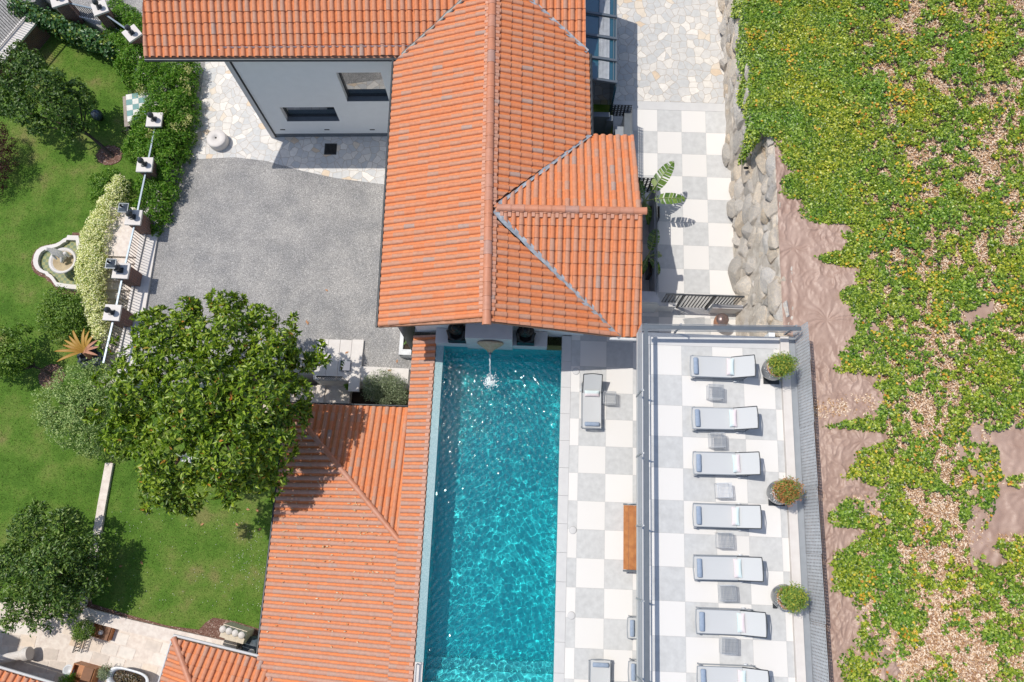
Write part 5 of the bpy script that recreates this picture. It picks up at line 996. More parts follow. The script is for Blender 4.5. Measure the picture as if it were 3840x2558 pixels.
# olive tree and large leaf in the sunken yard
o = thing('olive_tree', 'grey green olive tree with a curved pale trunk in the sunken yard by the roof', 'tree', A(1420, 1500, -1.3)); bl = [(*A(1440, 1435, .5), .48, .36), (*A(1400, 1465, .35), .40, .32), (*A(1480, 1445, .5), .42, .34), (*A(1500, 1480, .3), .36, .3), (*A(1440, 1490, .2), .40, .3), (*A(1390, 1435, .3), .3, .28)]
crown('crown', bl, 1300, 7, .065, .02, MT['leaf_olive'], o, 41, .35, .4); b = MB(); b.tube([A(1395, 1500, -1.3), A(1405, 1480, -.9), A(1420, 1465, -.4), A(1450, 1452, -.0)], [.07, .06, .045, .02], 10); b.tube([A(1420, 1465, -.4), A(1480, 1470, -.2)], [.035, .015], 6); b.build('trunk', mat('pale_bark', (.40, .38, .34), (.22, .21, .19), 20, .9, bsc=30, bd=.02), o)
o = thing('broadleaf_plant', 'bright round leaves of a low plant in the corner of the sunken yard', 'plant', A(1320, 1440, -1.0))
n = 34; r6 = np.random.default_rng(2); aa = r6.uniform(0, 6.28, n); P = np.tile(np.array(A(1318, 1442, -.4)), (n, 1))+np.stack([np.cos(aa)*r6.uniform(0, .14, n), np.sin(aa)*r6.uniform(0, .12, n), r6.uniform(-.25, 0, n)], -1)
leaves('foliage', P, np.stack([np.cos(aa), np.sin(aa), r6.uniform(0, .4, n)], -1), np.tile([0, 0, 1.], (n, 1)), .22, .17, MT['leaf_bright'], o); b = MB(); b.tube([A(1318, 1442, -1.3), A(1318, 1442, -.45)], .03, 6); b.build('stem', MT['bark'], o)
# fallen leaves and small daisies
def scatter(name, pts, z, ln, wd, m, lab, cat, group):
    for k, (px, py, zz) in enumerate(pts):
        p = np.array([A(px, py, zz+.012)]); a = RNG.uniform(0, 6.28); o = leaves(name, p, np.array([[math.cos(a), math.sin(a), .05]]), np.array([[0, 0, 1.]]), ln, wd, m); tagp(o, lab[k], cat, group)
MT['dead'] = rnd_mat('dead_leaf', [(0, (.42, .17, .07)), (1, (.55, .30, .16))], .6, .3, .1)
scatter('fallen_leaf', [(1150, 1213, 0), (1230, 1092, 0), (1155, 1205, 0), (1157, 1322, 0), (1490, 1348, 0)], 0, .15, .07, MT['dead'], ['orange brown leaf on the gravel a little north of the pale landing', 'small reddish leaf on the open gravel halfway between magnolia and long roof eave', 'second orange leaf touching the one north of the landing', 'orange leaf on the gravel just west of the pale landing', 'pale brown leaf on the gravel south of the white planter'], 'leaf', 'fallen leaves on the gravel')
scatter('fallen_leaf', [(1293, 1326, .1), (1453, 1388, .1)], 0, .17, .07, MT['dead'], ['large brown leaf lying in the middle of the pale landing', 'small brown leaf on the thick pale wall beside the olive tree'], 'leaf', 'fallen leaves on the pale slabs')
scatter('fallen_leaf', [(937, 1912, LZ), (970, 1920, LZ), (893, 1972, LZ), (980, 1979, LZ), (529, 2103, LZ), (445, 2125, LZ), (405, 2162, LZ), (765, 1962, LZ)], 0, .16, .08, MT['dead'], ['pale orange leaf on the lawn near the roof eave, northern one of two', 'pale orange leaf on the lawn closest to the roof eave, just right of its twin', 'small leaf on the lawn below the pair by the roof eave', 'leaf on the lawn at the roof eave level with the hip end', 'leaf in the middle of the lower lawn', 'leaf at the edge of the laurel tree shadow on the lower lawn', 'leaf inside the laurel tree shadow near the kerb wall', 'leaf on the lawn below the tip of the magnolia crown'], 'leaf', 'fallen leaves on the lower lawn')
n = 200; px = np.concatenate([RNG.normal(930, 40, 70), RNG.uniform(420, 980, 130)]); py = np.concatenate([RNG.normal(2150, 90, 70), RNG.uniform(1900, 2300, 130)])
P = np.array([A(a, c, LZ+.03) for a, c in zip(px, py)]); o = leaves('daisies', P, RNG.normal(size=(n, 3))*[1, 1, 0], np.tile([0, 0, 1.], (n, 1)),   .022, .022, MT['white_tile']); tagp(o, 'tiny white daisies scattered over the lower lawn', 'flowers', kind='stuff')
# short grass over both lawns
n = 90000; x = RNG.uniform(-24, -7.5, n); y = RNG.uniform(-5, 24, n); px, py = proj(x, y, np.full(n, LZ)); ok = (px > -150) & (px < 1050) & (py > -100) & (py < 2400) & inpoly(x, y, sc([(-60, -3.2), (-17.2, -3.2), (-13.6, -4.2), (-9.7, -4.95), (-8.0, -4.95), (-8.0, 4.6), (-13.2, 4.6), (-13.2, 6.3), (-14.9, 6.3), (-15.2, 17.4), (-16.6, 19.8), (-18.4, 21.4), (-24.6, 25), (-60, 31)])) & ~inpoly(px, py, [(400, 1700), (430, 1700), (400, 1900), (380, 2000), (340, 2230), (480, 2305), (745, 2360), (770, 2330), (1002, 2368), (1002, 2500), (300, 2500), (290, 2200)])
x, y = x[ok], y[ok]; n = len(x); d = RNG.normal(size=(n, 3))*[1, 1, .2]+[0, 0, .9]; o = leaves('grass_blades', np.stack([x, y, np.full(n, LZ-.005)], -1), d, RNG.normal(size=(n, 3))+[0, 0, .3], RNG.uniform(.04, .085, n), .016, rnd_mat('grass_blade', [(0, (.07, .14, .02)), (.5, (.13, .21, .04)), (.85, (.21, .26, .07)), (1, (.38, .33, .14))], .6, .3, .3)); tagp(o, 'short mown grass covering the two garden lawns', 'grass', kind='stuff')
hom(mark)
# ================================================================ things in the paved court (lower left)
CR = CH-(CH-CZ)*HK; LR = CH-(CH-LZ)*HK
o = thing('potted_topiary', 'round clipped bush in a white pot at the end of the court', 'potted plant', tuple(at(330, 2362, CR))); p = at(330, 2362, CR+.5); b = MB(); b.lathe([(.14, CR), (.2, CR+.3), (.24, CR+.42), (.2, CR+.42), (.001, CR+.38)], (p.x-.08, p.y+.1, 0), 24); b.build('pot', MT['white_stone'], o)
crown('foliage', [(p.x, p.y, CR+.85, .36)], 420, 6, .06, .035, MT['leaf_mid'], o, 51, .8)
def wood_box(px, py, rz, L, W_, H, label, extra=True):
    p = at(px, py, CR); o = thing('wooden_planter', label, 'planter', tuple(p), 'wooden boxes in the court'); b = MB()
    ca, sa = math.cos(rz), math.sin(rz); f = lambda a, c: (p.x+a*ca-c*sa, p.y+a*sa+c*ca)
    for s in (-1, 1): b.box((*f(0, s*W_/2), CR+H/2), (L, .04, H), rz); b.box((*f(s*L/2, 0), CR+H/2), (.04, W_+.04, H), rz)
    b.box((*f(0, 0), CR+H*.6), (L, W_, .03), rz); b.build('box', MT['wood'], o, .004)
    if extra: b = MB(); b.box((*f(L*.25, 0), CR+H+.03), (L*.45, W_*1.05, .05), rz); b.build('lid', mat('dark_wood', (.22, .09, .035)), o)
    return o
wood_box(395, 2366, -.2, .75, .5, .3, 'orange brown wooden box beside the round topiary'); wood_box(335, 2520, -.2, .9, .6, .55, 'open wooden crate bench in the shaded part of the court near the white basin')
p = at(378, 2372, CR+.4); o = thing('stone_sphere', 'small white stone ball on the wooden box beside the topiary', 'ornament', tuple(p)); b = MB(); b.ball(tuple(p), .1); b.build('ball', MT['white_stone'], o)
p = at(280, 2508, CR); o = thing('wash_basin', 'small round pale basin on the shaded stone court', 'basin', tuple(p)); b = MB(); b.lathe([(.12, CR), (.1, CR+.3), (.22, CR+.42), (.235, CR+.46), (.19, CR+.46), (.12, CR+.38), (.001, CR+.37)], (p.x, p.y, 0), 28); b.build('bowl', MT['white_wire'], o)
p = at(505, 2540, CR); o = thing('bathtub', 'old white enamel bathtub filled with plants and stones at the bottom edge', 'bathtub', tuple(p)); b = MB(); rz = -.2
def oval(r, z, k=1): return [(p.x+math.cos(rz)*X-math.sin(rz)*Y, p.y+math.sin(rz)*X+math.cos(rz)*Y, z) for X, Y in [(.86*r*abs(math.cos(a))**.6*math.copysign(1, math.cos(a)), .40*r*k*abs(math.sin(a))**.7*math.copysign(1, math.sin(a))) for a in [2*math.pi*i/40+.01 for i in range(40)]]]
rows = [oval(.7, CR+.1), oval(.88, CR+.35), oval(.97, CR+.55), oval(1.02, CR+.58), oval(1.0, CR+.61), oval(.88, CR+.60, .95), oval(.82, CR+.5, .9), oval(.7, CR+.3, .85)]
b.add([v_ for r_ in rows for v_ in r_], [(i*40+j, i*40+(j+1) % 40, (i+1)*40+(j+1) % 40, (i+1)*40+j) for i in range(7) for j in range(40)], 0, True); b.build('tub', mat('white_enamel', (.75, .77, .78), None, 5, .25), o)
b = MB(); b.add(oval(.80, CR+.45, .88), [tuple(range(40))]); b.build('soil', MT['soil'], o)
crown('plants', [(p.x-.3, p.y+.05, CR+.45, .22, .15), (p.x+.25, p.y-.05, CR+.45, .25, .15), (p.x, p.y, CR+.45, .2, .15)], 160, 5, .07, .05, rnd_mat('tub_plant', [(0, (.05, .08, .03)), (.5, (.2, .12, .05)), (1, (.35, .33, .28))], .7), o, 52)
b = MB(); b.tube([(p.x+.8, p.y-.1, CR+.5), (p.x+.95, p.y-.1, CR+.75), (p.x+.85, p.y-.1, CR+.8)], .02, 8); b.build('tap', MT['light_metal'], o)
a0 = at(-20, 2478, CR+.35); a1_ = at(112, 2450, CR+.45); o = thing('fallen_column', 'fluted pale stone column lying on its side in the shade of the court', 'column', tuple(at(60, 2470, CR))); b = MB(); a0 = Vector(a0); a1_ = Vector(a1_); d = (a1_-a0).normalized(); u_ = d.orthogonal().normalized(); v_ = d.cross(u_); n = 40; vs = []
for t, rr_ in ((0, .2), (.75, .18), (.82, .24), (.9, .28), (1, .26)):
    for j in range(n): a = 2*math.pi*j/n; r_ = rr_*(1-.05*(j % 2) if t < .8 else 1); vs.append(a0+(a1_-a0)*t+(u_*math.cos(a)+v_*math.sin(a))*r_)
b.add(vs, [(i*n+j, i*n+(j+1) % n, (i+1)*n+(j+1) % n, (i+1)*n+j) for i in range(4) for j in range(n)], 0); b.add(vs[-n:], [tuple(range(n))]); b.build('shaft', MT['white_stone'], o)
o = thing('court_shrub', 'small grey green potted bush between the bathtub and the wooden crate', 'potted plant', tuple(at(420, 2515, CR))); p = at(420, 2515, CR); b = MB(); b.lathe([(.12, CR), (.17, CR+.3), (.001, CR+.28)], (p.x, p.y, 0), 18); b.build('pot', MT['terracotta'], o); crown('foliage', [(p.x, p.y, CR+.5, .24)], 200, 6, .06, .03, MT['leaf_olive'], o, 53)
o = thing('court_fern', 'dark fir like potted plant beside the wooden crate at the bottom edge', 'potted plant', tuple(at(283, 2545, CR))); p = at(283, 2548, CR); b = MB(); b.lathe([(.12, CR), (.17, CR+.3), (.001, CR+.28)], (p.x, p.y, 0), 18); b.build('pot', MT['terracotta'], o); crown('foliage', [(p.x, p.y, CR+.55, .26)], 260, 6, .07, .02, MT['leaf_dark'], o, 54)
o = thing('iron_grille', 'small ornate black iron grille crossing the court pavement', 'grille', tuple(at(285, 2400, CR))); a = at(308, 2340, CR+.35); c = at(272, 2448, CR+.35); b = MB(); nn = 9; wv = Vector((.27, .05, 0))
b.bar(a, c, .025, .03); b.bar(a+wv, c+wv, .02, .03)
for i in range(nn): p0 = a+(c-a)*i/nn; p1 = a+(c-a)*(i+1)/nn; b.tube([p0, p1+wv], .012, 5); b.tube([p1, p0+wv], .012, 5); b.tube([(p0+p1)/2, (p0+p1)/2+wv], .010, 5)
b.build('scrollwork', MT['black'], o)
# chimney with four pots beside the small roof
cc = at(868, 2380, LR+1.1); o = thing('brick_oven_chimney', 'cream stone chimney block topped by four round capped flues', 'chimney', (cc.x, cc.y, LR)); rz = -.24; ca, sa = math.cos(rz), math.sin(rz); f = lambda a, c_: (cc.x+a*ca-c_*sa, cc.y+a*sa+c_*ca)
b = MB(); b.box((*f(0, 0), LR+.45), (1.0, .5, .9), rz); b.box((*f(-.05, -.35), LR+.35), (.55, .4, .7), rz); b.build('stack', mat('cream_stone', (.66, .58, .46), (.56, .48, .38), 5, .8), o)
for i in range(4): b = MB(); b.lathe([(.125, LR+.9), (.13, LR+1.12), (.14, LR+1.14), (.12, LR+1.18), (.001, LR+1.19)], (*f(-.39+.265*i, .1), 0), 24); b.build('flue_pot', MT['white_stone'], o)
b = MB(); b.lathe([(.10, LR), (.12, LR+.25), (.09, LR+.27), (.001, LR+.2)], (*tuple(at(872, 2348, LR))[:2], 0), 20); o = b.build('clay_pot', MT['terracotta']); tagp(o, 'small terracotta pot standing in the mulch above the chimney', 'pot')
p = at(945, 2442, LR+.6); o = thing('dark_dome', 'dark round domed oven top tucked between the chimney and the long roof', 'oven', (p.x, p.y, LR)); b = MB(); b.lathe([(.5, LR), (.55, LR+.3), (.45, LR+.5), (.2, LR+.6), (.13, LR+.6), (.13, LR+.7), (.001, LR+.71)], (p.x, p.y, 0), 32); b.build('dome', mat('dark_slate', (.08, .11, .14), (.04, .055, .07), 5, .6), o)
b = MB(); b.lathe([(.13, LR+.712), (.13, LR+.75), (.001, LR+.75)], (p.x+.02, p.y-.02, 0), 24); b.build('cap', MT['white_stone'], o)
# tall neighbouring house beyond the left edge: its eave shades the court
o = thing('neighbour_house', 'tall house outside the left edge whose shadow falls over the court', 'house', (-30, -5, CR)); c0 = at(0, 2382, CR); dsh = Vector((sd.x/-sd.z, sd.y/-sd.z)); Hh = 8.0; q0 = Vector((c0.x, c0.y))-dsh*Hh; dd = Vector((math.cos(-.125), math.sin(-.125))); ri = q0-dd*9; le = q0+dd*.9
nrm = Vector((dd.y, -dd.x)); b = MB(); b.prism([tuple(ri), tuple(le), tuple(le+nrm*7), tuple(ri+nrm*7)], CR-1, CR+Hh); b.build('wall', MT['white_wall'], o); b = MB(); b.prism([tuple(ri), tuple(le), tuple(le+nrm*7), tuple(ri+nrm*7)], CR+Hh, lambda x, y: CR+Hh+.05+.3*min(3.5, abs(3.5-abs((Vector((x, y))-q0).dot(nrm)-3.5)))); b.build('roof', MT['terracotta'], o)
# ================================================================ terrace planters and bananas
def tall_pot(x, y, rz, label, seed, mix):
    z = TZ+.004; o = thing('tall_planter', label, 'potted plant', (x, y, z), 'tall grey glazed pots along the terrace screen'); b = MB()
    b.lathe([(.17, 0), (.23, .1), (.33, .35), (.37, .58), (.34, .80), (.30, .90)], (x, y, z), 36); b.build('pot', mat('glazed_grey', (.25, .25, .24), (.17, .17, .165), 4, .16), o)
    b = MB(); b.lathe([(.30, .90), (.335, .93), (.33, .97), (.27, .97), (.26, .9), (.001, .88)], (x, y, z), 36); b.build('rim', MT['terracotta'], o)
    b = MB(); b.box((x+.08, y-.12, z+.02), (.5, .5, .05)); b.build('base_slab', MT['dark_metal'], o)
    crown('foliage', [(x+.05, y+.04, z+1.15, .34, .28), (x+.2, y+.05, z+1.12, .3, .24), (x-.08, y+.08, z+1.1, .22, .2), (x+.1, y-.12, z+1.08, .22, .2)], 520, 7, .085, .022, mix, o, seed, .35)
    crown('white_flowers', [(x-.2, y-.12, z+1.0, .13, .1), (x-.22, y+.02, z+1.02, .1, .08)], 60, 3, .03, .025, MT['white_tile'], o, seed+5)
mixA = rnd_mat('heather_green', [(0, (.10, .22, .04)), (.55, (.26, .38, .07)), (1, (.60, .52, .08))], .6, .3, .25); mixB = rnd_mat('heather_red', [(0, (.12, .24, .05)), (.5, (.28, .36, .08)), (.6, (.50, .18, .06)), (1, (.66, .30, .12))], .6, .3, .25)
tall_pot(7.84, 5.56, 0, 'tall grey pot with a yellow-green shrub at the north end of the terrace', 61, mixA); tall_pot(7.84, 1.70, 0, 'tall grey pot with partly red foliage, middle of the three along the screen', 62, mixB); tall_pot(7.84, -1.34, 0, 'tall grey pot with yellowish shrub, southernmost of the three in view', 63, mixA)
def banana(o, base, leaves_, name='leaf'):
    for (ang, L, W_, rise, droop, roll, seed) in leaves_:
        r_ = random.Random(seed); b = MB(); d = Vector((math.cos(ang), math.sin(ang), 0)); s_ = Vector((-d.y, d.x, 0)); base = Vector(base); n = 16
        P = lambda t: base+d*(L*t)+Vector((0, 0, rise*t*1.6-droop*t*t*1.8)); wd = lambda t: W_*.5*max(.02, math.sin(math.pi*min(1, max(0, (t-.18)/.82))**.75))**.6
        for side in (-1, 1):
            t = .2
            while t < .99:
                t2 = min(1, t+r_.uniform(.05, .13)); g = .008 if r_.random() < .7 else .03
                a, c = P(t), P(t2-g); o1 = s_*side; k = .12*r_.random(); dz = Vector((0, 0, 1))*(roll*side-.25*r_.random()*.5)
                b.add([a, c, c+(o1+d*.35+dz)*wd(t2-g)-Vector((0, 0, k*.3)), a+(o1+d*.35+dz)*wd(t)], [(0, 1, 2, 3)] if side > 0 else [(3, 2, 1, 0)], 0); t = t2
        b.build(name, MT['banana'], o); b = MB(); b.tube([P(i/10)+Vector((0, 0, .01)) for i in range(11)], [.022*(1-i/11)+.006 for i in range(11)], 6); b.build('midrib', MT['rib'], o)
MT['banana'] = rnd_mat('banana_leaf', [(0, (.075, .15, .02)), (.6, (.13, .23, .04)), (1, (.22, .32, .07))], .35, .5, .25); MT['rib'] = mat('leaf_rib', (.32, .38, .14))
p = at(2420, 750, 1.2); o = thing('banana_plant', 'banana plant with two large torn leaves reaching over the north terrace', 'plant', (p.x, p.y, -.25)); b = MB(); b.tube([(p.x, p.y, -.25), (p.x, p.y, 1.1)], [.1, .07], 10); b.build('stem', MT['rib'], o)
banana(o, (p.x, p.y, 1.1), [(.95, 1.75, .55, .75, .35, .2, 1), (.03, 1.55, .46, .6, .45, .1, 2), (2.4, .9, .3, .4, .6, 0, 3), (-1.3, .8, .28, .35, .6, 0, 4), (1.9, 1.0, .3, .5, .4, .1, 5)])
p = at(2432, 960, 1.0); o = thing('banana_plant', 'shaded banana plant in the planter right beside the tiled roof edge', 'plant', (p.x, p.y, -.25)); b = MB(); b.tube([(p.x, p.y, -.25), (p.x, p.y, .9)], [.1, .07], 10); b.build('stem', MT['rib'], o)
banana(o, (p.x, p.y, .9), [(1.3, 1.1, .45, .5, .3, .1, 6), (-.9, .75, .3, .4, .5, 0, 7), (.2, .55, .28, .4, .4, 0, 8), (-2.0, .8, .3, .3, .6, 0, 9)])
for k, (px, py) in enumerate(((2452, 800), (2448, 1010))):
    p = at(px, py, .3); o = thing('dark_planter_box', ('dark square planter below the upper banana plant', 'dark square planter below the lower banana plant')[k], 'planter', (p.x, p.y, -.25), 'dark planters behind the perforated wall'); b = MB(); b.box((p.x, p.y, .1), (.42, .5, .7)); b.build('box', MT['dark_metal'], o, .01); b = MB(); b.box((p.x, p.y, .455), (.34, .42, .02)); b.build('soil', MT['soil'], o)

# leaf litter caught between the tiles of the long roof
n = 420; x = RNG.uniform(-9.4, -4.5, n); y = RNG.uniform(-4.5, 4.9, n); y = np.where(RNG.random(n) < .75, np.round((y+9)/.265)*.265-9+.225+RNG.normal(0, .012, n), y); ok = (y < 4.9-(x+9.5)) & ((y > -1.5) | (RNG.random(n) < .5))
x, y = x[ok], y[ok]; n = len(x); o = leaves('roof_litter', np.stack([x, y, -.08+.325*(x+3.52)+.05], -1), np.stack([RNG.normal(0, 1, n), RNG.normal(0, .4, n), RNG.normal(.2, .1, n)], -1), np.tile([-.3, 0, 1.], (n, 1))+RNG.normal(0, .2, (n, 3)), RNG.uniform(.08, .15, n), .05, rnd_mat('litter_leaf', [(0, (.45, .24, .10)), (.6, (.62, .42, .24)), (.9, (.70, .56, .38)), (1, (.35, .10, .04))], .7, .3)); tagp(o, 'dry magnolia leaves caught between the tiles of the long low roof', 'leaf litter', kind='stuff')
# ================================================================ hillside with rock wall, ground sheet, straw and ivy
def hz(x, y): return 3.38+.10*np.maximum(0, x-8.9)+.16*(fbm(x*.55, y*.55, 5, 3)-.45)*np.clip((x-8.9)/1.5, 0, 1)
def hgrid(name, X, Y, zf, m, smooth=True):
    x, y = np.meshgrid(X, Y); z = zf(x, y); nx = len(X); v = np.stack([x, y, z], -1).reshape(-1, 3); i = (np.arange(len(Y)-1)[:, None]*nx+np.arange(nx-1)).ravel()
    return npmesh(name, v, np.stack([i, i+1, i+nx+1, i+nx], -1), m, None, smooth)
X = np.concatenate([np.linspace(8.62, 18, 160), np.linspace(18.5, 60, 30)]); Y = np.concatenate([np.linspace(-40, -8, 20), np.linspace(-7.7, 27, 300), np.linspace(28, 60, 20)])
tagp(hgrid('hillside', X, Y, lambda x, y: hz(x, y)-.02-np.clip(9.55-x, 0, 1)*1.6*(y < 7.2), MT['strawbase']), kind='structure')  # lowered along the screen too, under the dip added for deeper shade
b = MB(); b.prism([(7.97, 14.95), (8.7, 14.95), (8.7, 60), (7.97, 60)], -3.9, 3.345); b.box((8.63, 10, -.5), (.05, 100, 7.7)); tagp(b.build('hillside_bank', MT['strawbase']), kind='structure')
b = MB(); b.prism([(7.9, 7.0), (8.62, 7.0), (8.62, 60), (8.0, 60)], -4, lambda x, y: -.26 if x < 8.3 else 3.2); b.build('x') if False else None
# density of the ivy as seen in the photograph, in photo pixels -> used only to decide where plants grow
EDGE = [(-200, 2765), (0, 2770), (100, 2772), (200, 2790), (300, 2800), (400, 2800), (480, 2815), (515, 2880), (520, 2908), (603, 2922), (647, 2969), (660, 2950), (686, 2917), (746, 2933), (751, 2999), (823, 2999), (839, 3043), (842, 3169), (899, 3164), (945, 3160), (955, 3080), (968, 3048), (987, 3081), (1009, 3202), (1042, 3213), (1097, 3147), (1135, 3158), (1179, 3202), (1245, 3207), (1311, 3158), (1355, 3140), (1377, 3122), (1399, 3147), (1402, 3218), (1415, 3273), (1481, 3285), (1540, 3290), (1575, 3200), (1590, 3120), (1601, 3070), (1608, 3130), (1618, 3270), (1640, 3334), (1667, 3279), (1695, 3207), (1740, 3190), (1780, 3136), (1800, 3180), (1813, 3240), (1835, 3306), (1857, 3235), (1870, 3150), (1928, 3103), (1972, 3109), (1985, 3224), (2027, 3202), (2050, 3160), (2082, 3114), (2137, 3109), (2208, 3114), (2263, 3202), (2345, 3224), (2411, 3191), (2466, 3147), (2558, 3153), (2800, 3150)]
ey = np.array([q_[0] for q_ in EDGE], float); ex = np.array([q_[1] for q_ in EDGE], float)
STRAW = [(3800, 30, 80, 1), (3350, 110, 60, .8), (3400, 60, 50, .7), (3410, 330, 55, .9), (3490, 310, 55, .9), (3310, 270, 50, .8), (3380, 420, 45, .7), (3740, 380, 90, .9), (3730, 480, 80, .9), (3760, 590, 110, 1), (3690, 650, 90, .9), (3420, 570, 40, .8), (3430, 740, 50, .7), (3640, 480, 60, .7), (3800, 250, 60, .8), (3150, 140, 35, .5), (3200, 60, 40, .4), (3450, 1380, 120, 1.1), (3500, 1500, 110, 1.1), (3380, 1530, 90, 1), (3600, 1680, 100, 1.1), (3290, 1330, 50, .7), (3420, 1230, 40, .7), (3560, 1240, 45, .7), (3500, 950, 50, .8), (3320, 960, 45, .8), (3300, 1090, 30, .5), (3780, 900, 60, .8), (3240, 1520, 60, 1.2), (3130, 1535, 55, 1.2), (3550, 1780, 100, 1.1), (3490, 1870, 100, 1), (3450, 2080, 90, 1), (3350, 2110, 60, .9), (3550, 2130, 90, 1), (3640, 2040, 60, 1.1), (3520, 2240, 80, .9), (3340, 2390, 80, .9), (3450, 2480, 110, 1), (3560, 2430, 110, 1), (3700, 2420, 100, 1), (3650, 2520, 100, 1), (3330, 2500, 60, .8), (3600, 2320, 80, .8), (3760, 2300, 60, .7), (3780, 2540, 70, .9), (3700, 1180, 50, .5), (3640, 800, 40, .5), (3250, 1900, 50, .8)]
TP = [[(3718, 1618), (3860, 1595), (3900, 1770), (3767, 1790), (3767, 1815), (3900, 1860), (3900, 2003), (3745, 2010), (3679, 2040), (3780, 2104), (3718, 2131), (3652, 2049), (3700, 1960), (3735, 1850), (3750, 1800), (3730, 1720)], [(3597, 1179), (3650, 1160), (3707, 1146), (3696, 1207), (3652, 1196)]]
def cover(px, py, x, y):
    """(ivy 0..1, straw yes/no)"""
    e_ = np.interp(py, ey, ex)+ (vnoise(x*6, y*6, 3)-.5)*34; d = px-e_
    s_ = np.zeros_like(px)
    for cx, cy, r, k in STRAW: s_ = np.maximum(s_, k*np.exp(-(((px-cx)**2+(py-cy)**2)/(r*1.15)**2)))
    base = 1.0-.22*np.clip((px-3150)/450, 0, 1)
    nz = fbm(x*1.6, y*1.6, 8, 4)
    iv = base-.46*s_-(nz-.48)*1.5*np.clip((px-3050)/350, .08, 1)
    iv = np.where(d > 0, iv, -1); 
    for T_ in TP: iv = np.where(inpoly(px, py, T_), -1, iv)
    return iv, d
def masked(n, x0, x1, y0, y1, seed):
    r_ = np.random.default_rng(seed); x = r_.uniform(x0, x1, n); y = r_.uniform(y0, y1, n); z = hz(x, y); px, py = proj(x, y, z); return r_, x, y, z, px, py
# ground sheet (weed cloth) with real wrinkles
def tarp_z(x, y):
    px, py = proj(x, y, hz(x, y)); wx = x+.35*(fbm(x*1.3, y*1.3, 21, 3)-.5); wy = y+.55*(fbm(x*1.1+7, y*.9, 22, 3)-.5)
    n1 = 1-np.abs(2*fbm(wx*2.6+wy*.8, wy*1.7-wx*.5, 23, 3)-.93)*2.2; n2 = 1-np.abs(2*fbm(wx*5.5-wy*1.6, wy*3.2, 24, 2)-.75)*2
    n3 = 1-np.abs(2*fbm(wx*9+wy*3, wy*6.5-wx*3, 27, 2)-.75)*2; h = .050*np.clip(n1, 0, 1)**1.6+.026*np.clip(n2, 0, 1)**1.6+.010*np.clip(n3, 0, 1)
    left = np.exp(-((px-2960)/45)**2)*np.clip((py-800)/150, 0, 1); h = h*(1-left*.5)+left*.022*np.sin(px/7+3*fbm(y*.8, x*.8, 25, 2))
    for cx, cy, rr_, nr in ((3100, 1200, 130, 11), (2978, 930, 70, 9), (3235, 1655, 60, 9)):
        dx, dy = px-cx, py-cy; r_ = np.hypot(dx, dy); a = np.arctan2(dy, dx)+.9*(fbm(px/60, py/60, 29, 2)-.5); w_ = np.exp(-(r_/rr_)**2); h = h*(1-w_*.9)+w_*.028*np.abs(np.sin(a*nr/2+1.6*np.sin(a*2)+.7*np.sin(a*5)+r_/50))**1.5*np.clip(r_/18, 0, 1)
    return hz(x, y)+.02+h-np.clip(9.42-x, 0, 1)*1.5*(y < 7.0)  # last term: added dip beside the screen, shaped to deepen the shade there
mt, t, bs = nodes('brown_ground_sheet'); t.links.new(ramp(t, noise(t, 1.4, 4), [(.3, (.34, .215, .16)), (.7, (.43, .295, .23))]), bs.inputs['Base Color']); bs.inputs['Roughness'].default_value = .52; bs.inputs['Specular IOR Level'].default_value = .6
o = hgrid('ground_sheet', np.linspace(8.56, 11.6, 150), np.linspace(-6.5, 15.2, 960), tarp_z, mt); tagp(o, 'long wrinkled brown weed sheet lying between the terrace screen and the ivy', 'ground sheet')
for k, T_ in enumerate(TP):
    q_ = [at(x, y, 4.0) for x, y in T_]; x0, x1, y0, y1 = min(p.x for p in q_)-.1, max(p.x for p in q_)+.1, min(p.y for p in q_)-.1, max(p.y for p in q_)+.1
    o = hgrid('ground_sheet', np.linspace(x0, x1, 40 if k == 0 else 14), np.linspace(y0, y1, 120 if k == 0 else 14), tarp_z, mt); tagp(o, ('wrinkled brown weed sheet showing through the ivy at the right edge', 'small bare patch of brown weed sheet in the middle of the ivy')[k], 'ground sheet')
# straw: pale chips and stalks between the plants
r_, x, y, z, px, py = masked(200000, 8.7, 17.5, -7, 26, 71); iv, d = cover(px, py, x, y)
ok = (px < 3950) & (py > -120) & (py < 2680) & (((iv > -.9) & (d > 15+20*r_.random(len(px))) & (px > 3000) & (iv < 1.1)) | ((np.abs(px-3150) < 130) & (np.abs(py-1525-.12*(3150-px)) < 45*r_.random(len(px)))))
x, y, z, n = x[ok], y[ok], z[ok], ok.sum(); print('straw', n)
dd_ = r_.normal(size=(n, 3))*[1, 1, .22]; o = leaves('straw', np.stack([x, y, z+.05], -1), dd_, np.stack([r_.normal(0, .4, n), r_.normal(0, .4, n), np.ones(n)], -1), r_.uniform(.05, .13, n), r_.uniform(.02, .05, n), rnd_mat('straw_chip', [(0, (.32, .16, .06)), (.25, (.54, .33, .17)), (.55, (.70, .51, .35)), (1, (.86, .73, .58))], .8, .2)); tagp(o, 'pale dry straw and leaf litter lying between the ivy patches', 'straw', kind='stuff')
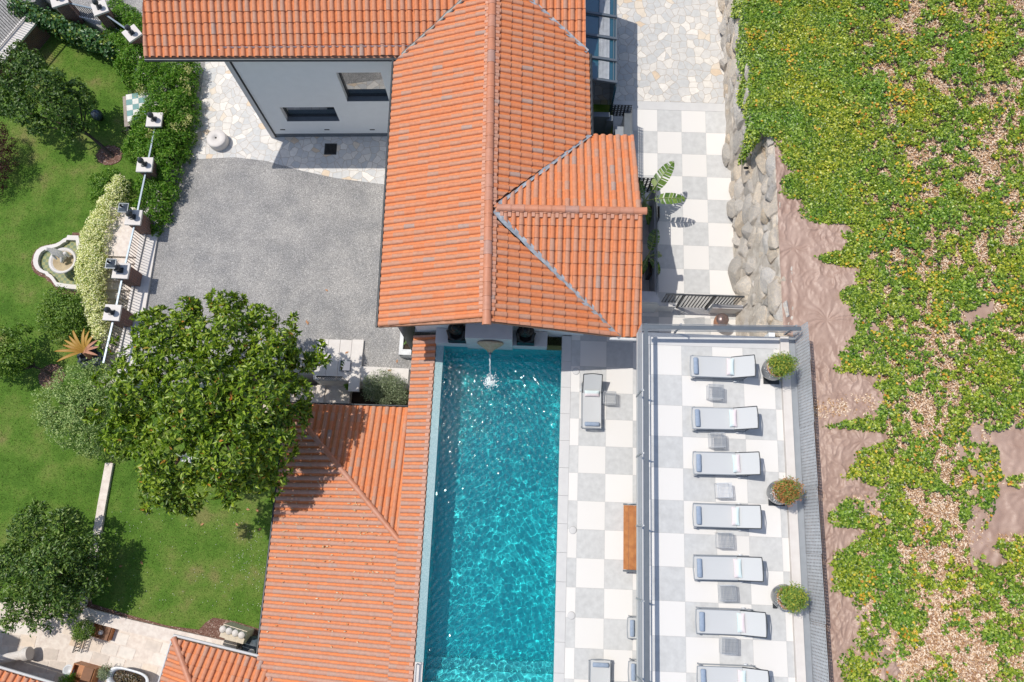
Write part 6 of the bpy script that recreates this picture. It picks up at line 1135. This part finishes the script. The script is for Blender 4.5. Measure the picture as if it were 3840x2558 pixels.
# ivy carpet
MT['ivy'] = rnd_mat('ivy_leaf', [(0, (.035, .08, .008)), (.3, (.11, .20, .012)), (.65, (.26, .37, .03)), (.92, (.43, .52, .07)), (1, (.56, .60, .12))], .36, .5, .22, hue=.9)
r_, x, y, z, px, py = masked(620000, 7.7, 17.5, -7, 26, 72); iv, d = cover(px, py, x, y); thr = r_.random(len(px))
clump = fbm(x*5, y*5, 12, 2); cl2 = fbm(x*11, y*11, 14, 2); ok = (px < 3950) & (py > -140) & (py < 2700) & (iv > -.5) & (thr < np.clip((iv+(clump-.47)*1.7*np.clip((px-2950)/300, .25, 1)+(cl2-.45)*1.6*np.clip((px-2950)/300, .25, 1)-.26)/.42, 0, 1)*np.clip(d/26, .05, 1))
x, y, z, d = x[ok], y[ok], z[ok], d[ok]; n = len(x); print('ivy', n)
lift = .03+.26*fbm(x*2.2, y*2.2, 13, 3)*np.clip(d/60, .25, 1)+.05*r_.random(n)
az = r_.uniform(0, 6.28, n); dv = np.stack([np.cos(az), np.sin(az), r_.normal(-.05, .25, n)], -1); nr = np.stack([r_.normal(0, .5, n), r_.normal(0, .5, n), np.ones(n)], -1); ln = r_.uniform(.04, .105, n)
o = leaves('ivy', np.stack([x, y, z+lift], -1), dv, nr, ln, ln*.95, MT['ivy'], fold=.15); tagp(o, 'ivy ground cover spreading over the hillside', 'ivy', kind='stuff')
ym = fbm(x*1.3, y*1.3, 41, 3); kk = (r_.random(n) < np.clip((ym-.54)*.7, 0, .06)) | (r_.random(n) < .003); m_ = int(kk.sum()); o = leaves('yellow_ivy_leaves', np.stack([x, y, z+lift+.03], -1)[kk], dv[kk], np.tile([0, 0, 1.], (m_, 1))+r_.normal(0, .3, (m_, 3)), .10, .09, rnd_mat('yellow_leaf', [(0, (.62, .50, .04)), (.6, (.70, .42, .03)), (.8, (.55, .20, .03)), (1, (.72, .60, .15))], .5, .4, .2)); tagp(o, 'yellow and orange leaves turning among the ivy', 'ivy leaves', kind='stuff')
# ivy curtain hanging over the top of the rock wall
n = 26000; y = r_.uniform(14.2, 27, n); t_ = r_.random(n)**1.5; x = 7.98-.16*t_*(.6+.8*vnoise(y*1.5, y*0, 6))+r_.normal(0, .05, n); z = 3.45-1.5*t_*(.4+.9*vnoise(y*1.2, y*0+3, 7)); az = r_.uniform(0, 6.28, n)
o = leaves('hanging_ivy', np.stack([x, y, z], -1), np.stack([np.cos(az)-.3, np.sin(az), -.5+0*az], -1), np.stack([-.6+r_.normal(0, .3, n), r_.normal(0, .3, n), .8+0*az], -1), .085, .08, MT['ivy'], fold=.15); tagp(o, 'ivy hanging over the northern part of the rock wall', 'ivy', kind='stuff')
# rock retaining wall
def rock_mat():
    m, t, b = nodes('wall_rock'); g = t.nodes.new('ShaderNodeNewGeometry'); c = ramp(t, g.outputs['Random Per Island'], [(0, (.44, .42, .39)), (.35, (.56, .53, .49)), (.6, (.60, .58, .55)), (.75, (.60, .51, .40)), (1, (.70, .65, .58))])
    c = mixc(t, .85, c, ramp(t, noise(t, 4.6, 10, rough=.75, dist=2.5), [(.32, (.80, .80, .82)), (.5, (1.05, 1.02, .98)), (.62, (1.3, 1.22, 1.1)), (.72, (1.25, 1.05, .80))]), 'MULTIPLY')
    t.links.new(c, b.inputs['Base Color']); b.inputs['Roughness'].default_value = .75; bump(t, b, noise(t, 7, 10, rough=.8), .10, 1); return m
rw = thing('rock_wall', 'rough retaining wall of big grey and ochre boulders beside the checkered terrace', 'rock wall', (8.1, 12, -.25))
RKM = rock_mat(); r8 = random.Random(12)
def rock(b, c, r, sx, sy, sz, seed):
    bm = bmesh.new(); bmesh.ops.create_icosphere(bm, subdivisions=3, radius=1); cuts = [Vector((r8.gauss(0, 1), r8.gauss(0, 1), r8.gauss(0, 1))).normalized() for _ in range(16)]; lim = [r8.uniform(.48, .86) for _ in cuts]
    vs = []
    for v in bm.verts:
        p = v.co.copy()
        for n_, l in zip(cuts, lim):
            q_ = p.dot(n_)
            if q_ > l: p -= n_*(q_-l)
        vs.append((c[0]+p.x*r*sx, c[1]+p.y*r*sy, c[2]+p.z*r*sz))
    b.add(vs, [tuple(v.index for v in f.verts) for f in bm.faces], 0, False); bm.free()
b = MB(); k = 0
yv = 7.35
while yv < 27:
    N_ = yv > 14.9; zt_ = 3.3
    for zz in ((.0, .62, 1.25, 1.85, 2.45, 3.0) if True else ()):
        f_ = (zz+.25)/3.6; x = 8.0+.62*f_ if not N_ else 7.80+.10*f_; yy_ = yv+r8.uniform(-.14, .14)+(.25 if int(zz*2) % 2 else 0); r = r8.uniform(.28, .66)*(1 if N_ else 1.15)
        if yv < 8.9: x += .12*(8.9-yv)*.3
        rock(b, (x+r8.uniform(.02, .20), yy_+r8.uniform(-.1, .1), zz+r8.uniform(-.08, .08)), r, .62 if not N_ else .42, r8.uniform(.8, 1.3), r8.uniform(.7, 1.1), k); k += 1
    yv += .56
b.build('boulders', RKM, rw)
mo, t, bs = nodes('rock_mortar'); t.links.new(ramp(t, noise(t, 3, 7, rough=.7), [(.35, (.38, .33, .27)), (.6, (.60, .55, .48))]), bs.inputs['Base Color']); bs.inputs['Roughness'].default_value = .9; bump(t, bs, noise(t, 10, 8), .05)
Yr = np.linspace(7.0, 27, 260); S_ = np.linspace(0, 1, 16); yy_, ss = np.meshgrid(Yr, S_, indexing='ij'); top_ = np.where(yy_ > 14.9, .08, .62)
xx = np.where(yy_ > 14.9, 7.86, 7.98)+top_*ss+.10*(fbm(yy_*2, ss*6, 31, 4)-.5); zz = -.35+3.72*ss+.08*(fbm(yy_*3+5, ss*5, 32, 3)-.5); v = np.stack([xx, yy_, zz], -1).reshape(-1, 3)
v2 = np.stack([xx[:, -1]+.02, yy_[:, -1], zz[:, -1]*0+3.36], -1); v3 = v2+[.35, 0, .05]; i = (np.arange(259)[:, None]*16+np.arange(15)).ravel(); f_ = np.stack([i, i+16, i+17, i+1], -1)
nb = len(v); j = np.arange(259); vv = np.concatenate([v, v2, v3]); f2 = np.stack([nb+j, nb+j+1, nb+260+j+1, nb+260+j], -1); f3 = np.stack([j*16+15, (j+1)*16+15, nb+j+1, nb+j], -1)
npmesh('mortar', vv, np.concatenate([f_, f2, f3]), mo, rw, True)
b = MB(); b.tube([(8.05, 13.9, 1.9), (7.9, 13.88, 1.95)], .05, 10); b.build('drain_pipe', MT['black'], rw)
